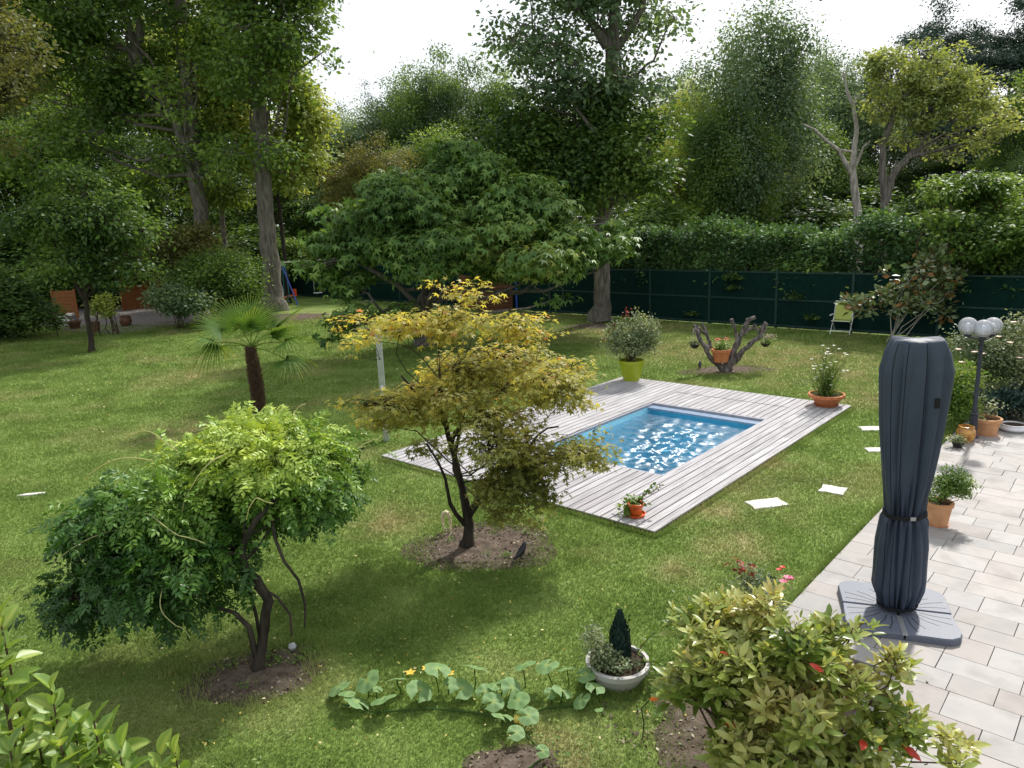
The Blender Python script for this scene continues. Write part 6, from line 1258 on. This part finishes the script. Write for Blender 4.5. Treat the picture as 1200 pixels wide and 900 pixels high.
# ------------------------------------------------------------------ big laurel-like bush bottom right
bb = G(862, 890); Yb_ = bb[1]
rng = np.random.default_rng(220); t = thing('photinia_bush', 'large glossy yellow green bush with a few scarlet leaves at the bottom right', 'shrub', bb)
blb = [blob_px(840, 735, 4.9, 60, 42), blob_px(810, 790, 4.8, 45, 42), blob_px(880, 790, 4.6, 70, 50), blob_px(960, 760, 4.5, 60, 42), blob_px(985, 820, 4.4, 65, 45), blob_px(930, 850, 4.3, 70, 45), blob_px(1050, 860, 4.35, 55, 32), blob_px(1020, 790, 4.5, 45, 32), blob_px(1115, 880, 4.4, 40, 22), blob_px(1080, 850, 4.5, 30, 20), blob_px(870, 850, 4.5, 50, 40), blob_px(970, 900, 4.1, 90, 30), blob_px(890, 720, 4.8, 40, 30), blob_px(1000, 735, 4.6, 22, 16)]
sb = sub_blobs(rng, blb, 100, (.32, .5)); tips_, ids, P0, O0 = crown_points(rng, sb, 900, 1, .0)
LEAFL = T([(0, 0, 0), (.2, .12, .035), (.5, .19, .04), (.8, .12, .0), (1, 0, -.08), (.8, -.12, .0), (.5, -.19, .04), (.2, -.12, .035), (.3, 0, 0), (.65, 0, -.01)],
          [(0, 8, 1), (1, 8, 2), (2, 8, 9), (2, 9, 3), (3, 9, 4), (0, 7, 8), (7, 6, 8), (6, 9, 8), (6, 5, 9), (5, 4, 9)])
per = 9; P = np.repeat(tips_, per, 0) + rng.normal(size=(len(tips_) * per, 3)) * .012; kk = np.tile(np.arange(per), len(tips_)); P[:, 2] -= kk * .012
aa = kk * 2.4 + np.repeat(rng.uniform(0, 6.28, len(tips_)), per); el = 1.0 - kk * .14; O = np.repeat(unit(tips_ - np.array([sb[i][0] for i in ids])), per, 0)
D = np.c_[np.cos(aa) * np.cos(el), np.sin(aa) * np.cos(el), np.sin(el)] + O * .25 + rng.normal(size=P.shape) * .12; Nn = np.c_[np.zeros((len(P), 2)), np.ones(len(P))] + O * .35 + rng.normal(size=P.shape) * .2
tn = clump_tint(rng, P, .25, 0, 1, .5) * .93; tn[kk < 2] = np.clip(tn[kk < 2] + .18, 0, .95); red = rng.random(len(P)) < .005; tn[red] = 1.0; S = rng.uniform(.08, .15, len(P)) * (1 - .35 * (kk < 2))
# the 280 nearest leaves are separate pieces, the rest one mass
near = np.argsort(P[:, 1] - P[:, 2] * .8)[:280]; msk = np.ones(len(P), bool); msk[near] = False
V, Fa, tv = scatter(LEAFL, P[msk], D[msk], Nn[msk], S[msk], tn[msk]); f = mk('foliage', V - bb, Fa, M_photi, t, tv, smooth=True); f['kind'] = 'stuff'
lms = [raw_mesh('leaf', LEAFL[0], LEAFL[1], M_photi, np.full(10, q), True) for q in np.linspace(.05, .93, 7)] + [raw_mesh('leaf', LEAFL[0], LEAFL[1], M_photi, np.full(10, 1.0), True)]
for i in near:
    d_ = D[i] / np.linalg.norm(D[i]); y_ = np.cross(Nn[i], d_); y_ /= np.linalg.norm(y_); z_ = np.cross(d_, y_); o = obj('leaf', lms[7] if tn[i] > .99 else lms[min(6, int(tn[i] * 7.2))], t); s_ = S[i]; p = P[i] - bb
    o.matrix_basis = Matrix(((d_[0] * s_, y_[0] * s_, z_[0] * s_, p[0]), (d_[1] * s_, y_[1] * s_, z_[1] * s_, p[1]), (d_[2] * s_, y_[2] * s_, z_[2] * s_, p[2]), (0, 0, 0, 1)))
st_ = []
for c_, r_ in sb:
    p0 = bb + [rng.normal() * .10 + .08, rng.normal() * .08 - .05, 0]; st_.append(tube(curve(p0, c_, rng, .06, .06, 8), np.linspace(.017, .004, 8), 6))
for q, i in zip(tips_, ids): st_.append(tube(curve(sb[i][0], q, rng, .0, .08, 4), np.linspace(.004, .002, 4), 4))
V, Fa = cat(st_); mk('stems', V - bb, Fa, M_twig, t, smooth=True)
# pink rose behind it
c = G(885, 735) * [1, 1, 0]; t = thing('pink_rose', 'rose bush with one bright pink bloom and bronze shoots behind the large near shrub', 'rose bush', c)
bush('x', '', c, [(LP(890, 680, c[1]), np.array([.22, .2, .10])), (LP(870, 690, c[1]), np.array([.2, .2, .12])), (LP(905, 700, c[1]), np.array([.2, .2, .12])), (LP(800, 700, c[1] - .2), np.array([.12, .12, .05]))], M_variag, 131, size=.04, tips=150, per=9, spread=.045, subk=16, stems=14, parent=t, sr=.005)
rp = LP(924, 679, c[1] - .05)
flowers(t, c, [rp, rp + [.01, 0, .01], rp + [-.01, .0, .015], LP(918, 682, c[1])], M_pink, .05, 'rose_bloom', 7, 132); flowers(t, c, [LP(917, 665, c[1]), LP(913, 668, c[1]), LP(766 + 150, 690, c[1])], M_red, .035, 'rose_bloom', 6, 133)
rng = np.random.default_rng(134); P = np.array([LP(877, 665, c[1]), LP(863, 664, c[1])]).repeat(14, 0) + rng.normal(size=(28, 3)) * .03; D, Nn = leaf_frames(rng, P, np.zeros((28, 3)), 0); V, Fa, tv = scatter(LEAF6, P, D, Nn, .07, rng.random(28)); mk('bronze_shoots', V - c, Fa, M_bred, t, tv)


# twigs, tendrils, fibres and moulded grooves are too fine to pick apart: each is one part of kind stuff
for o in bpy.data.objects:
    if o.parent is not None and o.name.split('.')[0] in ('twigs', 'tendrils', 'grooves', 'fibres', 'stems', 'lower_twigs'): o['kind'] = 'stuff'
